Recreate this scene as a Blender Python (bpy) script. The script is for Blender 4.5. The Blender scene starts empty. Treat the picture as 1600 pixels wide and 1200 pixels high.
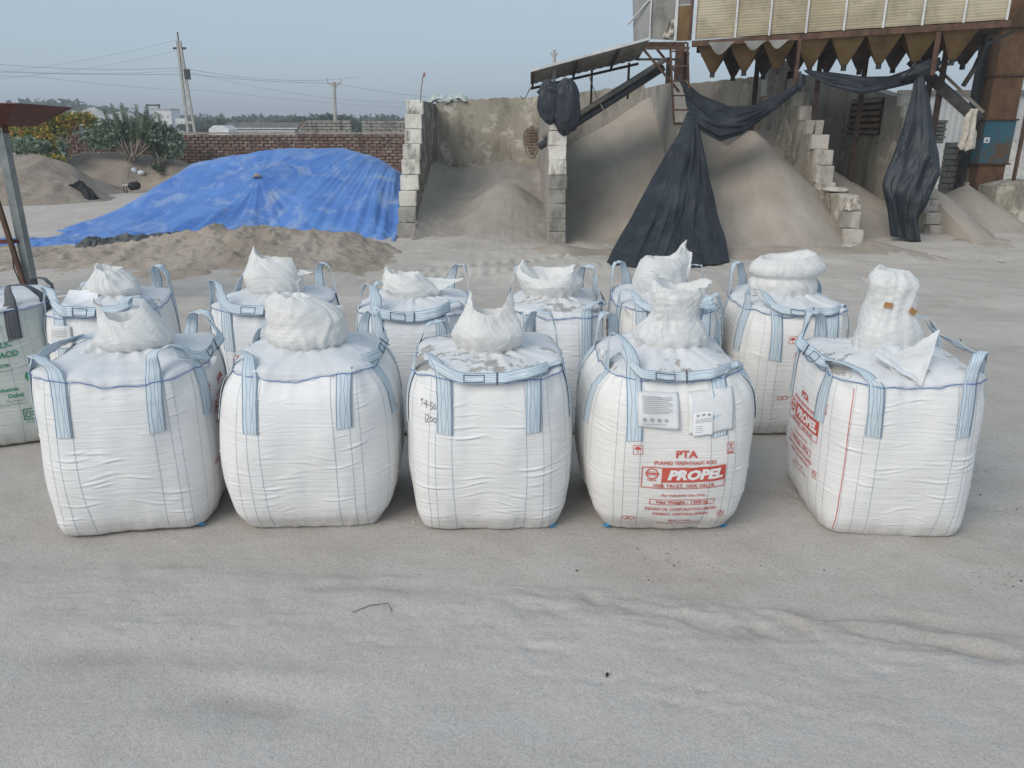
import bpy, bmesh, math, random
import numpy as np
from math import sin, cos, pi, radians, atan, tan, sqrt
from mathutils import Vector

# ---------------------------------------------------------------- camera, sky, sun, exposure
scene = bpy.context.scene
CAMH, PITCH, FPX = 2.45, radians(18.4), 1202.0
cam_d = bpy.data.cameras.new('camera'); cam = bpy.data.objects.new('camera', cam_d)
scene.collection.objects.link(cam); scene.camera = cam
cam.location = (0, 0, CAMH); cam.rotation_euler = (pi/2 - PITCH, 0, 0)
cam_d.sensor_width = 36; cam_d.lens = 36*FPX/1600; cam_d.clip_start = 0.05; cam_d.clip_end = 3000

SUN_EL, SUN_AZ = 37.0, 222.0         # degrees; azimuth measured clockwise from +Y: light comes from behind the camera, a little left
world = bpy.data.worlds.new('World'); scene.world = world; world.use_nodes = True
nt = world.node_tree; nt.nodes.clear()
sky = nt.nodes.new('ShaderNodeTexSky'); sky.sky_type = 'NISHITA'; sky.sun_disc = False
sky.sun_elevation = radians(SUN_EL); sky.sun_rotation = radians(SUN_AZ)
sky.air_density = 1.0; sky.dust_density = 1.0; sky.ozone_density = 3.0; sky.altitude = 50
hsv = nt.nodes.new('ShaderNodeHueSaturation'); hsv.inputs['Saturation'].default_value = 0.9
bg = nt.nodes.new('ShaderNodeBackground'); bg.inputs['Strength'].default_value = 0.080
wo = nt.nodes.new('ShaderNodeOutputWorld')
nt.links.new(sky.outputs[0], hsv.inputs['Color']); hz = nt.nodes.new('ShaderNodeMixRGB'); hz.inputs[0].default_value = 0.8; hz.inputs[2].default_value = (3.95, 4.95, 5.85, 1)   # even thin overcast veil
nt.links.new(hsv.outputs[0], hz.inputs[1]); nt.links.new(hz.outputs[0], bg.inputs['Color']); nt.links.new(bg.outputs[0], wo.inputs[0])
sun_d = bpy.data.lights.new('sun', 'SUN'); sun_d.energy = 1.5; sun_d.angle = radians(40); sun_d.color = (1.0, 0.92, 0.83)
sun = bpy.data.objects.new('sun', sun_d); scene.collection.objects.link(sun)
_d = Vector((sin(radians(SUN_AZ))*cos(radians(SUN_EL)), cos(radians(SUN_AZ))*cos(radians(SUN_EL)), sin(radians(SUN_EL))))
sun.rotation_euler = _d.to_track_quat('Z', 'Y').to_euler()
vs = scene.view_settings; vs.view_transform = 'Standard'; vs.look = 'None'; vs.gamma = 1.0; vs.use_curve_mapping = False
vs.exposure = 0.64

# ---------------------------------------------------------------- helpers
_c, _s = cos(PITCH), sin(PITCH)
def at(px, py, Y):
    """surveying helper: the world point at distance Y seen in the photograph at (px, py)"""
    dx, dy = px-800.0, 600.0-py
    wy = FPX*_c + dy*_s; wz = -FPX*_s + dy*_c
    k = Y/wy
    return np.array((dx*k, Y, CAMH + wz*k))
def gnd(px, py, z=0.0):
    dx, dy = px-800.0, 600.0-py
    wy = FPX*_c + dy*_s; wz = -FPX*_s + dy*_c
    k = (z-CAMH)/wz
    return np.array((dx*k, wy*k, z))
def atx(px, X, z):
    """distance at which a point of given X and height z shows at column px"""
    depth = X*FPX/(px-800.0)
    return (depth - (CAMH-z)*_s)/_c

_rng = np.random.default_rng(7)
_perm = np.concatenate([_rng.permutation(256)]*3)
_val = _rng.uniform(-1, 1, 1024)
def vnoise(x, y, z=0.0, seed=0):
    x, y, z = np.broadcast_arrays(np.asarray(x, float)+seed*17.31, np.asarray(y, float)+seed*5.77, np.asarray(z, float)+seed*3.1)
    xi, yi, zi = np.floor(x).astype(int), np.floor(y).astype(int), np.floor(z).astype(int)
    xf, yf, zf = x-xi, y-yi, z-zi
    u, v, w = [t*t*t*(t*(t*6-15)+10) for t in (xf, yf, zf)]
    def h(a, b, c): return _val[_perm[(_perm[(_perm[a & 255]+b) & 255]+c) & 255]]
    def lx(b, c): return h(xi, b, c)*(1-u)+h(xi+1, b, c)*u
    return (lx(yi, zi)*(1-v)+lx(yi+1, zi)*v)*(1-w)+(lx(yi, zi+1)*(1-v)+lx(yi+1, zi+1)*v)*w
def fbm(x, y, z=0.0, seed=0, octv=4, gain=0.5):
    r, a, f = 0, 1.0, 1.0
    for i in range(octv):
        r = r + a*vnoise(x*f, y*f, np.asarray(z)*f, seed+i*3); a *= gain; f *= 2.03
    return r
def ridge(x, y, z=0.0, seed=0, octv=3, gain=0.55):
    r, a, f = 0, 1.0, 1.0
    for i in range(octv):
        r = r + a*(1-2*np.abs(vnoise(x*f, y*f, np.asarray(z)*f, seed+i*3))); a *= gain; f *= 1.93
    return r

_pl = _rng.normal(size=(14, 3)); _pl /= np.linalg.norm(_pl, axis=1)[:, None]; _pf = _rng.uniform(0, 1, 14)
def tri(x): return 2*np.abs(2*(x-np.floor(x+.5)))-1
def crumple3(x, y, z, f0=5.0, seed=0, n=7, warp=.35):
    """sharp facets: triangle waves along random directions over gently warped space, about -1..1"""
    r = 0; tot = 0
    for i in range(n):
        d = _pl[(i+seed*3) % 14]; f = f0*(1.0+.42*i)*(.8+.4*_pf[(i+seed) % 14]); a = 1/(1+.45*i); w = warp*vnoise(x*f0*.35, y*f0*.35, z*f0*.35, seed+i*5)
        r = r+a*tri((x*d[0]+y*d[1]+z*d[2])*f+_pf[(i*5+seed) % 14]+w)*(.55+.9*np.clip(vnoise(x*f0*.4, y*f0*.4, z*f0*.4, seed+40+i)+.5, 0, 1)); tot += a
    return r/tot
def link(o): scene.collection.objects.link(o); return o
def tag(o, label=None, cat=None, group=None, kind=None):
    if label: o['label'] = label
    if cat: o['category'] = cat
    if group: o['group'] = group
    if kind: o['kind'] = kind
    return o
def thing(name, label, cat, loc=(0, 0, 0), rz=0.0, group=None):
    o = bpy.data.objects.new(name, None); link(o); o.empty_display_size = 0.1
    o.location = tuple(loc); o.rotation_euler = (0, 0, rz)
    return tag(o, label, cat, group)
def mesh_obj(name, V, F, mat=None, parent=None, smooth=True, uv=None, attr=None, loc=None, rot=None):
    """V list of points, F list of faces or an int array of quads; attr = {name: per-vertex floats}; uv per-vertex"""
    me = bpy.data.meshes.new(name)
    V = np.asarray(V, float).reshape(-1, 3)
    if isinstance(F, np.ndarray):
        k = F.shape[1]; n = F.shape[0]
        me.vertices.add(len(V)); me.vertices.foreach_set('co', V.ravel())
        me.loops.add(n*k); me.loops.foreach_set('vertex_index', F.ravel().astype(np.int32))
        me.polygons.add(n); me.polygons.foreach_set('loop_start', np.arange(0, n*k, k, dtype=np.int32))
        me.update(calc_edges=True)
    else:
        me.from_pydata([tuple(v) for v in V], [], [tuple(int(i) for i in f) for f in F])
    if smooth: me.polygons.foreach_set('use_smooth', np.ones(len(me.polygons), bool))
    if uv is not None:
        l = me.uv_layers.new(name='UVMap'); vi = np.zeros(len(me.loops), np.int32); me.loops.foreach_get('vertex_index', vi)
        l.data.foreach_set('uv', np.asarray(uv, float)[vi].ravel())
    if attr:
        for k_, a in attr.items():
            at_ = me.attributes.new(k_, 'FLOAT', 'POINT'); at_.data.foreach_set('value', np.asarray(a, np.float32).ravel())
    if mat: me.materials.append(mat)
    me.validate()
    o = bpy.data.objects.new(name, me); link(o)
    if parent: o.parent = parent
    if loc is not None: o.location = tuple(loc)
    if rot is not None: o.rotation_euler = tuple(rot)
    return o
def gridF(nr, nc, wrap=False, flip=False):
    i = np.arange(nr-1)[:, None]; j = np.arange(nc if wrap else nc-1)[None, :]
    a = i*nc+j; b = i*nc+(j+1) % nc; c = (i+1)*nc+(j+1) % nc; d = (i+1)*nc+j
    q = np.stack([a, b, c, d], -1).reshape(-1, 4)
    return q[:, ::-1] if flip else q

class MB:
    """collects several shapes that are one piece"""
    def __init__(s): s.V = []; s.F = []
    def add(s, V, F):
        n = len(s.V); s.V += [tuple(v) for v in V]; s.F += [tuple(int(i)+n for i in f) for f in F]; return s
    def box(s, c, d, rz=0.0, bev=0.0, jit=0.0, rnd=None):
        c = np.asarray(c, float); hx, hy, hz = np.asarray(d, float)/2
        ca, sa = cos(rz), sin(rz)
        V = []
        if bev <= 0:
            for x in (-hx, hx):
                for y in (-hy, hy):
                    for z in (-hz, hz): V.append((x, y, z))
            F = [(0, 1, 3, 2), (4, 6, 7, 5), (0, 4, 5, 1), (2, 3, 7, 6), (0, 2, 6, 4), (1, 5, 7, 3)]
        else:
            b = bev
            for (x, y, z) in [(hx-b, hy-b, hz), (hx-b, hy, hz-b), (hx, hy-b, hz-b)]:
                pass
            F = []; idx = {}
            for sx in (-1, 1):
                for sy in (-1, 1):
                    for sz in (-1, 1):
                        for k in range(3):
                            p = [sx*(hx-b), sy*(hy-b), sz*(hz-b)]
                            p[k] = (sx*hx, sy*hy, sz*hz)[k]
                            idx[(sx, sy, sz, k)] = len(V); V.append(tuple(p))
            I = lambda a, b_, c_, k: idx[(a, b_, c_, k)]
            for q in (-1, 1):
                def fc(l): F.append(tuple(l if q > 0 else l[::-1]))
                fc([I(q, -1, -1, 0), I(q, 1, -1, 0), I(q, 1, 1, 0), I(q, -1, 1, 0)])
                fc([I(-1, q, -1, 1), I(-1, q, 1, 1), I(1, q, 1, 1), I(1, q, -1, 1)])
                fc([I(-1, -1, q, 2), I(1, -1, q, 2), I(1, 1, q, 2), I(-1, 1, q, 2)])
            for a in (-1, 1):
                for b_ in (-1, 1):
                    F.append((I(a, b_, -1, 0), I(a, b_, 1, 0), I(a, b_, 1, 1), I(a, b_, -1, 1)))
                    F.append((I(a, -1, b_, 0), I(a, 1, b_, 0), I(a, 1, b_, 2), I(a, -1, b_, 2)))
                    F.append((I(-1, a, b_, 1), I(1, a, b_, 1), I(1, a, b_, 2), I(-1, a, b_, 2)))
                    for c_ in (-1, 1): F.append((I(a, b_, c_, 0), I(a, b_, c_, 1), I(a, b_, c_, 2)))
        out = []
        for v in V:
            x, y, z = v
            if jit and rnd: x += rnd.uniform(-jit, jit); y += rnd.uniform(-jit, jit); z += rnd.uniform(-jit, jit)
            out.append((c[0]+x*ca-y*sa, c[1]+x*sa+y*ca, c[2]+z))
        return s.add(out, F)
    def tube(s, pts, r, n=8, cap=True):
        P = [np.asarray(p, float) for p in pts]; rs = r if hasattr(r, '__len__') else [r]*len(P)
        V = []; F = []; up = None
        for i, p in enumerate(P):
            t = P[min(i+1, len(P)-1)]-P[max(i-1, 0)]; t = t/(np.linalg.norm(t)+1e-9)
            if up is None:
                up = np.array((0, 0, 1.0)) if abs(t[2]) < .9 else np.array((1.0, 0, 0))
            a = np.cross(t, up); a /= np.linalg.norm(a)+1e-9; b = np.cross(a, t); up = b
            for k in range(n):
                an = 2*pi*k/n; V.append(p+rs[i]*(a*cos(an)+b*sin(an)))
        for i in range(len(P)-1):
            for k in range(n):
                F.append((i*n+k, i*n+(k+1) % n, (i+1)*n+(k+1) % n, (i+1)*n+k))
        if cap: F.append(tuple(range(n))[::-1]); F.append(tuple((len(P)-1)*n+k for k in range(n)))
        return s.add(V, F)
    def bar(s, a, b, w, t, up=(0, 0, 1)):
        """rectangular bar from a to b"""
        a = np.asarray(a, float); b = np.asarray(b, float); d = b-a; d /= np.linalg.norm(d)
        u = np.asarray(up, float); x = np.cross(d, u)
        if np.linalg.norm(x) < 1e-3: x = np.cross(d, (0, 1, 0))
        x /= np.linalg.norm(x); y = np.cross(x, d)
        V = [p+sx*x*w/2+sy*y*t/2 for p in (a, b) for sx, sy in ((-1, -1), (1, -1), (1, 1), (-1, 1))]
        return s.add(V, [(0, 3, 2, 1), (4, 5, 6, 7), (0, 1, 5, 4), (1, 2, 6, 5), (2, 3, 7, 6), (3, 0, 4, 7)])
    def prism(s, poly, axis, lo, hi):
        """polygon (two coords) extruded along axis"""
        n = len(poly); V = []
        for e in (lo, hi):
            for p in poly:
                q = list(p); q.insert(axis, e); V.append(q)
        F = [tuple(range(n)), tuple(range(n, 2*n))[::-1]]+[(i, (i+1) % n, n+(i+1) % n, n+i) for i in range(n)]
        return s.add(V, F)
    def slab(s, q, t):
        """quad of four points given thickness along its normal"""
        q = [np.asarray(p, float) for p in q]; nrm = np.cross(q[1]-q[0], q[3]-q[0]); nrm /= np.linalg.norm(nrm)
        V = q+[p+nrm*t for p in q]
        return s.add(V, [(0, 3, 2, 1), (4, 5, 6, 7), (0, 1, 5, 4), (1, 2, 6, 5), (2, 3, 7, 6), (3, 0, 4, 7)])
    def build(s, name, mat, parent=None, smooth=False, **k):
        o = mesh_obj(name, s.V, s.F, mat, parent, smooth, **k)
        bm = bmesh.new(); bm.from_mesh(o.data); bmesh.ops.recalc_face_normals(bm, faces=bm.faces); bm.to_mesh(o.data); bm.free()
        return o

# ---------------------------------------------------------------- materials
class NT:
    def __init__(s, name):
        s.m = bpy.data.materials.new(name); s.m.use_nodes = True; s.t = s.m.node_tree; s.t.nodes.clear()
        s.out = s.n('ShaderNodeOutputMaterial'); s.p = s.n('ShaderNodeBsdfPrincipled'); s.l(s.p.outputs[0], s.out.inputs[0])
        s.tc = s.n('ShaderNodeTexCoord'); s.co = s.tc.outputs['Object']
    def n(s, t, **k):
        o = s.t.nodes.new(t)
        for a, b in k.items(): setattr(o, a, b)
        return o
    def l(s, a, b): s.t.links.new(a, b)
    def mapc(s, scale, src=None):
        m = s.n('ShaderNodeMapping'); m.inputs['Scale'].default_value = scale if hasattr(scale, '__len__') else (scale,)*3
        s.l(src or s.co, m.inputs[0]); return m.outputs[0]
    def noise(s, scale, detail=4, rough=.55, src=None, stretch=None, dist=0.0):
        m = s.n('ShaderNodeTexNoise'); m.inputs['Scale'].default_value = scale; m.inputs['Detail'].default_value = detail
        m.inputs['Roughness'].default_value = rough; m.inputs['Distortion'].default_value = dist
        s.l(s.mapc(stretch, src) if stretch else (src or s.co), m.inputs['Vector']); return m.outputs['Fac']
    def ridged(s, scale, detail=3, stretch=None):
        m = s.n('ShaderNodeTexNoise'); m.noise_type = 'RIDGED_MULTIFRACTAL'; m.normalize = True; m.inputs['Scale'].default_value = scale; m.inputs['Detail'].default_value = detail
        m.inputs['Distortion'].default_value = .4; s.l(s.mapc(stretch) if stretch else s.co, m.inputs['Vector']); return m.outputs['Fac']
    def ramp(s, fac, stops, interp='LINEAR'):
        r = s.n('ShaderNodeValToRGB'); e = r.color_ramp.elements; r.color_ramp.interpolation = interp
        while len(e) < len(stops): e.new(0.5)
        for k, (p, c) in enumerate(stops):
            e[k].position = p; e[k].color = (c, c, c, 1) if not hasattr(c, '__len__') else (*c, 1)
        s.l(fac, r.inputs[0]); return r.outputs[0]
    def mix(s, fac, a, b, mode='MIX'):
        m = s.n('ShaderNodeMixRGB', blend_type=mode)
        for i, v in ((0, fac), (1, a), (2, b)):
            if isinstance(v, bpy.types.NodeSocket): s.l(v, m.inputs[i])
            elif hasattr(v, '__len__'): m.inputs[i].default_value = (*v, 1)
            else: m.inputs[i].default_value = v if i == 0 else (v, v, v, 1)
        return m.outputs[0]
    def math(s, op, a, b=0.0, c=None):
        m = s.n('ShaderNodeMath', operation=op)
        for i, v in enumerate((a, b) if c is None else (a, b, c)):
            if isinstance(v, bpy.types.NodeSocket): s.l(v, m.inputs[i])
            else: m.inputs[i].default_value = v
        return m.outputs[0]
    def attr(s, name):
        a = s.n('ShaderNodeAttribute', attribute_name=name); return a.outputs['Fac']
    def bump(s, h, strength=.3, dist=.01, prev=None):
        b = s.n('ShaderNodeBump'); b.inputs['Strength'].default_value = strength; b.inputs['Distance'].default_value = dist
        s.l(h, b.inputs['Height'])
        if prev: s.l(prev, b.inputs['Normal'])
        return b.outputs[0]
    def done(s, col, rough=.8, nrm=None, spec=.3, metal=0.0):
        if isinstance(col, bpy.types.NodeSocket): s.l(col, s.p.inputs['Base Color'])
        else: s.p.inputs['Base Color'].default_value = (*col, 1)
        if isinstance(rough, bpy.types.NodeSocket): s.l(rough, s.p.inputs['Roughness'])
        else: s.p.inputs['Roughness'].default_value = rough
        s.p.inputs['Specular IOR Level'].default_value = spec; s.p.inputs['Metallic'].default_value = metal
        if nrm: s.l(nrm, s.p.inputs['Normal'])
        return s.m
def simple(name, c1, c2, scale=6, rough=.8, bump=.3, bscale=40, bdist=.01, spec=.3, metal=0.0, stretch=None):
    m = NT(name); f = m.noise(scale, 5, stretch=stretch)
    col = m.ramp(f, [(.35, c1), (.65, c2)])
    return m.done(col, rough, m.bump(m.noise(bscale, 4, stretch=stretch), bump, bdist), spec, metal)

def ground_mat():
    m = NT('pale_grey_sand'); pos = m.n('ShaderNodeNewGeometry').outputs['Position']; m.co = pos
    big = m.noise(.5, 4, .6); mid = m.noise(2.2, 5, .6, stretch=(1, 1.6, 1)); fine = m.noise(160, 2, .7); grit = m.noise(45, 3, .7)
    near = m.ramp(big, [(.35, (.425, .395, .368)), (.65, (.465, .436, .41))])
    far = m.ramp(big, [(.35, (.43, .388, .34)), (.65, (.505, .462, .413))])
    sx = m.n('ShaderNodeSeparateXYZ'); m.l(pos, sx.inputs[0])
    fsel = m.math('ADD', sx.outputs[1], m.math('MULTIPLY', m.math('SUBTRACT', mid, .5), 6.0))
    mr = m.n('ShaderNodeMapRange'); m.l(fsel, mr.inputs[0]); mr.inputs[1].default_value = 4.5; mr.inputs[2].default_value = 15
    nearb = m.ramp(big, [(.35, (.395, .362, .328)), (.65, (.455, .425, .39))])
    col = m.mix(m.attr('sheet'), m.mix(mr.outputs[0], nearb, far), near)
    col = m.mix(m.attr('tyre'), col, (.33, .305, .275))
    col = m.mix(m.math('MULTIPLY', m.attr('coarse'), .6), col, (.34, .312, .28))
    patch = m.ramp(m.noise(1.1, 6, .65), [(.52, 0.0), (.66, .5)])
    col = m.mix(m.math('MULTIPLY', patch, m.math('SUBTRACT', 1.0, m.math('MULTIPLY', m.attr('sheet'), .8))), col, (.36, .32, .28))
    col = m.mix(m.ramp(mid, [(.4, 0.0), (.62, .25)]), col, (.50, .485, .475))
    g = m.ramp(fine, [(.3, .5), (.5, 1.0), (.72, 1.4)]); col = m.mix(.5, col, g, 'MULTIPLY')
    g2 = m.ramp(grit, [(.3, .84), (.5, 1.0), (.7, 1.1)]); col = m.mix(.6, col, g2, 'MULTIPLY')
    sp = m.n('ShaderNodeTexVoronoi'); sp.inputs['Scale'].default_value = 14; m.l(pos, sp.inputs['Vector'])
    gate = m.ramp(m.noise(.8, 3), [(.55, 0.0), (.62, 1.0)])
    dk = m.math('MULTIPLY', m.ramp(sp.outputs['Distance'], [(.05, 1.0), (.12, 0.0)]), gate)
    col = m.mix(m.math('MULTIPLY', dk, .55), col, (.10, .095, .09))
    nb = m.bump(m.noise(6, 6, .65), .22, .04)
    nb = m.bump(grit, .45, .012, nb); nb = m.bump(fine, .5, .004, nb)
    return m.done(col, .95, nb, .15)
def heap_mat(name, c1, c2, rough_d=.06, streak=False, lump=5):
    m = NT(name); pos = m.n('ShaderNodeNewGeometry').outputs['Position']; m.co = pos
    col = m.ramp(m.noise(.9, 6, .6), [(.35, c1), (.65, c2)])
    col = m.mix(.5, col, m.ramp(m.noise(90, 3, .7), [(.3, .7), (.7, 1.2)]), 'MULTIPLY')
    if streak: col = m.mix(.4, col, m.ramp(m.noise(1.2, 5, .6, stretch=(3, .6, .6)), [(.35, .82), (.65, 1.12)]), 'MULTIPLY')
    nb = m.bump(m.noise(lump, 7, .65), .6, rough_d); nb = m.bump(m.noise(70, 3, .7), .4, .01, nb)
    return m.done(col, .95, nb, .12)
def concrete_mat(name, base=(.27, .25, .22), light=(.62, .60, .55), dark=(.12, .11, .095), white=.5, stretch=(1, 1, .6), bumpd=.02):
    m = NT(name); pos = m.n('ShaderNodeNewGeometry').outputs['Position']; m.co = pos
    b2 = tuple(c*1.35 for c in base)
    col = m.ramp(m.noise(1.3, 6, .65, stretch=stretch), [(.33, base), (.66, b2)])
    col = m.mix(m.ramp(m.noise(2.2, 8, .72, stretch=(1, 1, .35)), [(.50, 0.0), (.62, .85)]), col, dark)
    if white > 0:
        msk = m.math('MULTIPLY', m.ramp(m.noise(2.6, 9, .72), [(.53, 0.0), (.60, 1.0)]), m.ramp(m.noise(.55, 3, .5), [(.38, 0.0), (.52, 1.0)]))
        col = m.mix(m.math('MULTIPLY', msk, white), col, light)
    col = m.mix(.5, col, m.ramp(m.noise(22, 5, .7), [(.3, .8), (.7, 1.15)]), 'MULTIPLY')
    nb = m.bump(m.noise(14, 8, .7), .6, bumpd)
    return m.done(col, .9, nb, .2)

M = {}
M['ground'] = ground_mat()
M['sand'] = heap_mat('dumped_fine_sand', (.335, .292, .245), (.40, .355, .302), .025, True, 2.5)
M['sand_grey'] = heap_mat('settled_grey_sand', (.29, .262, .228), (.35, .32, .285), .02, True, 2)
M['dirt'] = heap_mat('rough_brown_dirt', (.255, .21, .17), (.37, .315, .265), .16, False, 4)
M['mound'] = heap_mat('loose_sandy_dirt', (.31, .262, .212), (.425, .37, .315), .10, False, 5)
M['plaster'] = concrete_mat('weathered_cement_plaster', (.30, .27, .22), (.62, .58, .49), (.17, .148, .118), .85)
M['plaster_dark'] = concrete_mat('dusty_grey_plaster', (.30, .278, .243), (.5, .48, .43), (.21, .193, .166), .25)
M['plaster_stain'] = concrete_mat('stained_side_plaster', (.17, .155, .13), (.60, .58, .54), (.07, .062, .052), .8)
M['block_white'] = concrete_mat('limewashed_block', (.56, .535, .48), (.80, .78, .73), (.13, .115, .095), .8, (1, 1, 1), .03)
M['block_pale'] = concrete_mat('pale_dusty_block', (.43, .40, .35), (.62, .59, .54), (.25, .23, .20), .5, (1, 1, 1), .03)
M['block_grey'] = concrete_mat('grey_concrete_block', (.27, .255, .23), (.45, .43, .4), (.15, .14, .125), .3, (1, 1, 1), .02)
M['brick'] = concrete_mat('rough_red_brick', (.155, .095, .078), (.36, .29, .25), (.07, .052, .045), .5, (1, 1, 1), .03)
M['brick_b'] = concrete_mat('dull_brown_brick', (.20, .145, .115), (.40, .32, .27), (.10, .075, .065), .4, (1, 1, 1), .03)
M['mortar'] = simple('rough_mortar', (.15, .12, .10), (.24, .20, .17), 5, .95, .5, 30, .02)
M['rust'] = simple('rusted_steel', (.068, .038, .027), (.145, .085, .056), 7, .85, .4, 40, .005, stretch=(1, 1, .5))
M['rust_dark_and_shade'] = simple('dark_rusty_and_shaded_steel', (.035, .024, .018), (.085, .055, .04), 5, .8, .3, 40, .005)  # dark rusty parts; also the painted shade of the rear hoppers
M['maroon'] = simple('maroon_painted_steel', (.07, .018, .014), (.12, .032, .022), 6, .6, .2, 50, .003, spec=.4)
M['galv'] = simple('grey_galvanised_steel', (.18, .20, .20), (.27, .29, .285), 6, .55, .2, 40, .003, .5, .3)
M['hopper'] = simple('dusty_brown_hopper_plate', (.12, .072, .028), (.20, .128, .058), 2.2, .8, .25, 30, .006)
M['dark_metal'] = simple('grimy_dark_metal', (.03, .03, .03), (.07, .066, .06), 5, .7, .3, 30, .006)
M['grey_metal'] = simple('dull_grey_sheet', (.22, .22, .215), (.36, .36, .35), 1.6, .7, .25, 20, .01, stretch=(1, 1, .5))
M['canopy'] = simple('weathered_roof_sheet', (.16, .155, .145), (.28, .27, .25), 3, .75, .2, 30, .006)
M['white_edge'] = simple('pale_sheet_edge', (.50, .50, .49), (.66, .66, .65), 3, .6, .1, 30, .003)
M['pipe'] = simple('black_plastic_pipe', (.03, .031, .033), (.06, .062, .066), 4, .5, .2, 30, .003, .4)
M['pipe_dust'] = simple('dust_covered_pipe', (.14, .125, .105), (.22, .20, .17), 4, .8, .2, 30, .003)
M['wood'] = simple('old_brown_wood', (.14, .085, .05), (.23, .15, .095), 8, .85, .4, 50, .01, stretch=(1, 1, .2))
M['white_paint'] = simple('far_white_paint', (.55, .56, .57), (.70, .71, .72), 2, .7, .1, 20, .01)
M['far_grey'] = simple('far_grey_wall', (.33, .34, .34), (.43, .43, .42), .6, .85, .1, 8, .02)
M['far_dark'] = simple('far_dark_roof', (.10, .095, .09), (.17, .155, .14), 1, .85, .1, 8, .02)
M['pole'] = simple('pale_concrete_pole', (.32, .31, .29), (.42, .41, .38), 2, .85, .2, 20, .01)
M['wire'] = simple('dark_wire', (.06, .06, .065), (.09, .09, .095), 2, .6, .0, 20, .001)
M['stone'] = simple('pale_rubble', (.36, .34, .31), (.52, .50, .46), 8, .9, .6, 40, .02)
M['cloth'] = simple('dirty_pale_cloth', (.40, .36, .30), (.56, .52, .45), 9, .9, .4, 60, .01)
M['sack'] = simple('pale_green_sack', (.34, .40, .38), (.50, .55, .52), 6, .7, .4, 40, .01)
M['black'] = simple('black_rubber', (.012, .012, .012), (.025, .025, .025), 6, .7, .1, 40, .002)
M['red'] = simple('red_cloth', (.35, .14, .12), (.45, .20, .17), 6, .8, .1, 40, .002)
M['bark'] = simple('pale_shrub_stem', (.24, .21, .16), (.36, .32, .25), 6, .9, .4, 40, .01)
M['trunk'] = simple('dark_tree_trunk', (.09, .075, .06), (.15, .125, .10), 6, .9, .4, 40, .01)

def tarp_mat(name, c1, c2, dust, rough=.42, dustamt=.6, bd=.02, sc=3.0):
    m = NT(name); pos = m.n('ShaderNodeNewGeometry').outputs['Position']; m.co = pos
    col = m.ramp(m.noise(1.1, 6, .6), [(.35, c1), (.65, c2)])
    dm = m.math('MULTIPLY', m.ramp(m.noise(1.6, 9, .7, dist=.6), [(.50, 0.0), (.66, 1.0)]), dustamt)
    col = m.mix(dm, col, dust)
    nb = m.bump(m.ridged(sc*.8, 4), .5, bd*1.3); nb = m.bump(m.ridged(sc*3.2, 3), .4, bd*.4, nb)
    return m.done(col, m.math('ADD', m.math('MULTIPLY', dm, .4), rough), nb, .45)
M['blue_tarp'] = tarp_mat('blue_tarpaulin', (.056, .16, .46), (.095, .23, .55), (.30, .38, .52), .40, .7, .022)
M['black_tarp'] = tarp_mat('black_tarpaulin', (.013, .017, .023), (.025, .031, .040), (.085, .095, .11), .55, .30, .02)
M['grey_tarp'] = tarp_mat('charcoal_tarpaulin', (.035, .04, .042), (.07, .078, .08), (.22, .21, .19), .45, .5, .03)

def bag_mat(name, base, dust=0.0, dirt=.25, green=False):
    m = NT(name)
    col = m.ramp(m.noise(1.8, 4), [(.3, tuple(c*.95 for c in base)), (.7, base)])
    st = m.noise(7, 4, .6, stretch=(.35, .35, 9))
    col = m.mix(.2, col, m.ramp(st, [(.35, .90), (.6, 1.04)]), 'MULTIPLY')
    col = m.mix(m.ramp(m.noise(3.1, 7, .7), [(.55, 0.0), (.78, dirt)]), col, (.50, .465, .41))
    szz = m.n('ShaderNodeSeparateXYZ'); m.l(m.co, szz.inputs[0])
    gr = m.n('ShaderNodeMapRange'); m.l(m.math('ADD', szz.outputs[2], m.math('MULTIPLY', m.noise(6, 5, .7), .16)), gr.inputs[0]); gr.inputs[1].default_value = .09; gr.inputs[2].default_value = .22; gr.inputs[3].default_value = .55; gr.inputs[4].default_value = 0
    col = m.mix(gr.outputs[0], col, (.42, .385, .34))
    if dust > 0:
        dm = m.ramp(m.noise(3.4, 7, .68), [(.60-.18*dust, 0.0), (.62-.16*dust, 1.0)])
        col = m.mix(m.math('MULTIPLY', dm, .9), col, (.33, .30, .27))
    wv = m.n('ShaderNodeTexWave', wave_type='BANDS', bands_direction='Z'); wv.inputs['Scale'].default_value = 55; wv.inputs['Distortion'].default_value = 1.2
    m.l(m.co, wv.inputs['Vector'])
    nb = m.bump(m.noise(5, 6, .62, stretch=(.4, .4, 8), dist=.6), .38, .02)
    nb = m.bump(m.noise(3.5, 5, .6), .35, .03, nb); nb = m.bump(wv.outputs['Fac'], .10, .003, nb)
    m.p.inputs['Sheen Weight'].default_value = .1
    return m.done(col, .52, nb, .35)
M['bag'] = bag_mat('white_woven_polypropylene', (.80, .795, .785))
M['bag_warm'] = bag_mat('cream_woven_polypropylene', (.79, .775, .745), 0, .3)
M['bag_blue'] = bag_mat('bluish_white_polypropylene', (.76, .775, .79), 0, .2)
M['bag_green'] = bag_mat('greyish_woven_polypropylene', (.58, .61, .57), 0, .3)
M['top'] = bag_mat('thin_white_top_cloth', (.66, .675, .695), 0, .25)
M['top_dusty'] = bag_mat('sand_strewn_top_cloth', (.68, .69, .70), .42, .3)
M['top_some'] = bag_mat('lightly_dusted_top_cloth', (.68, .69, .705), .22, .3)
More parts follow.
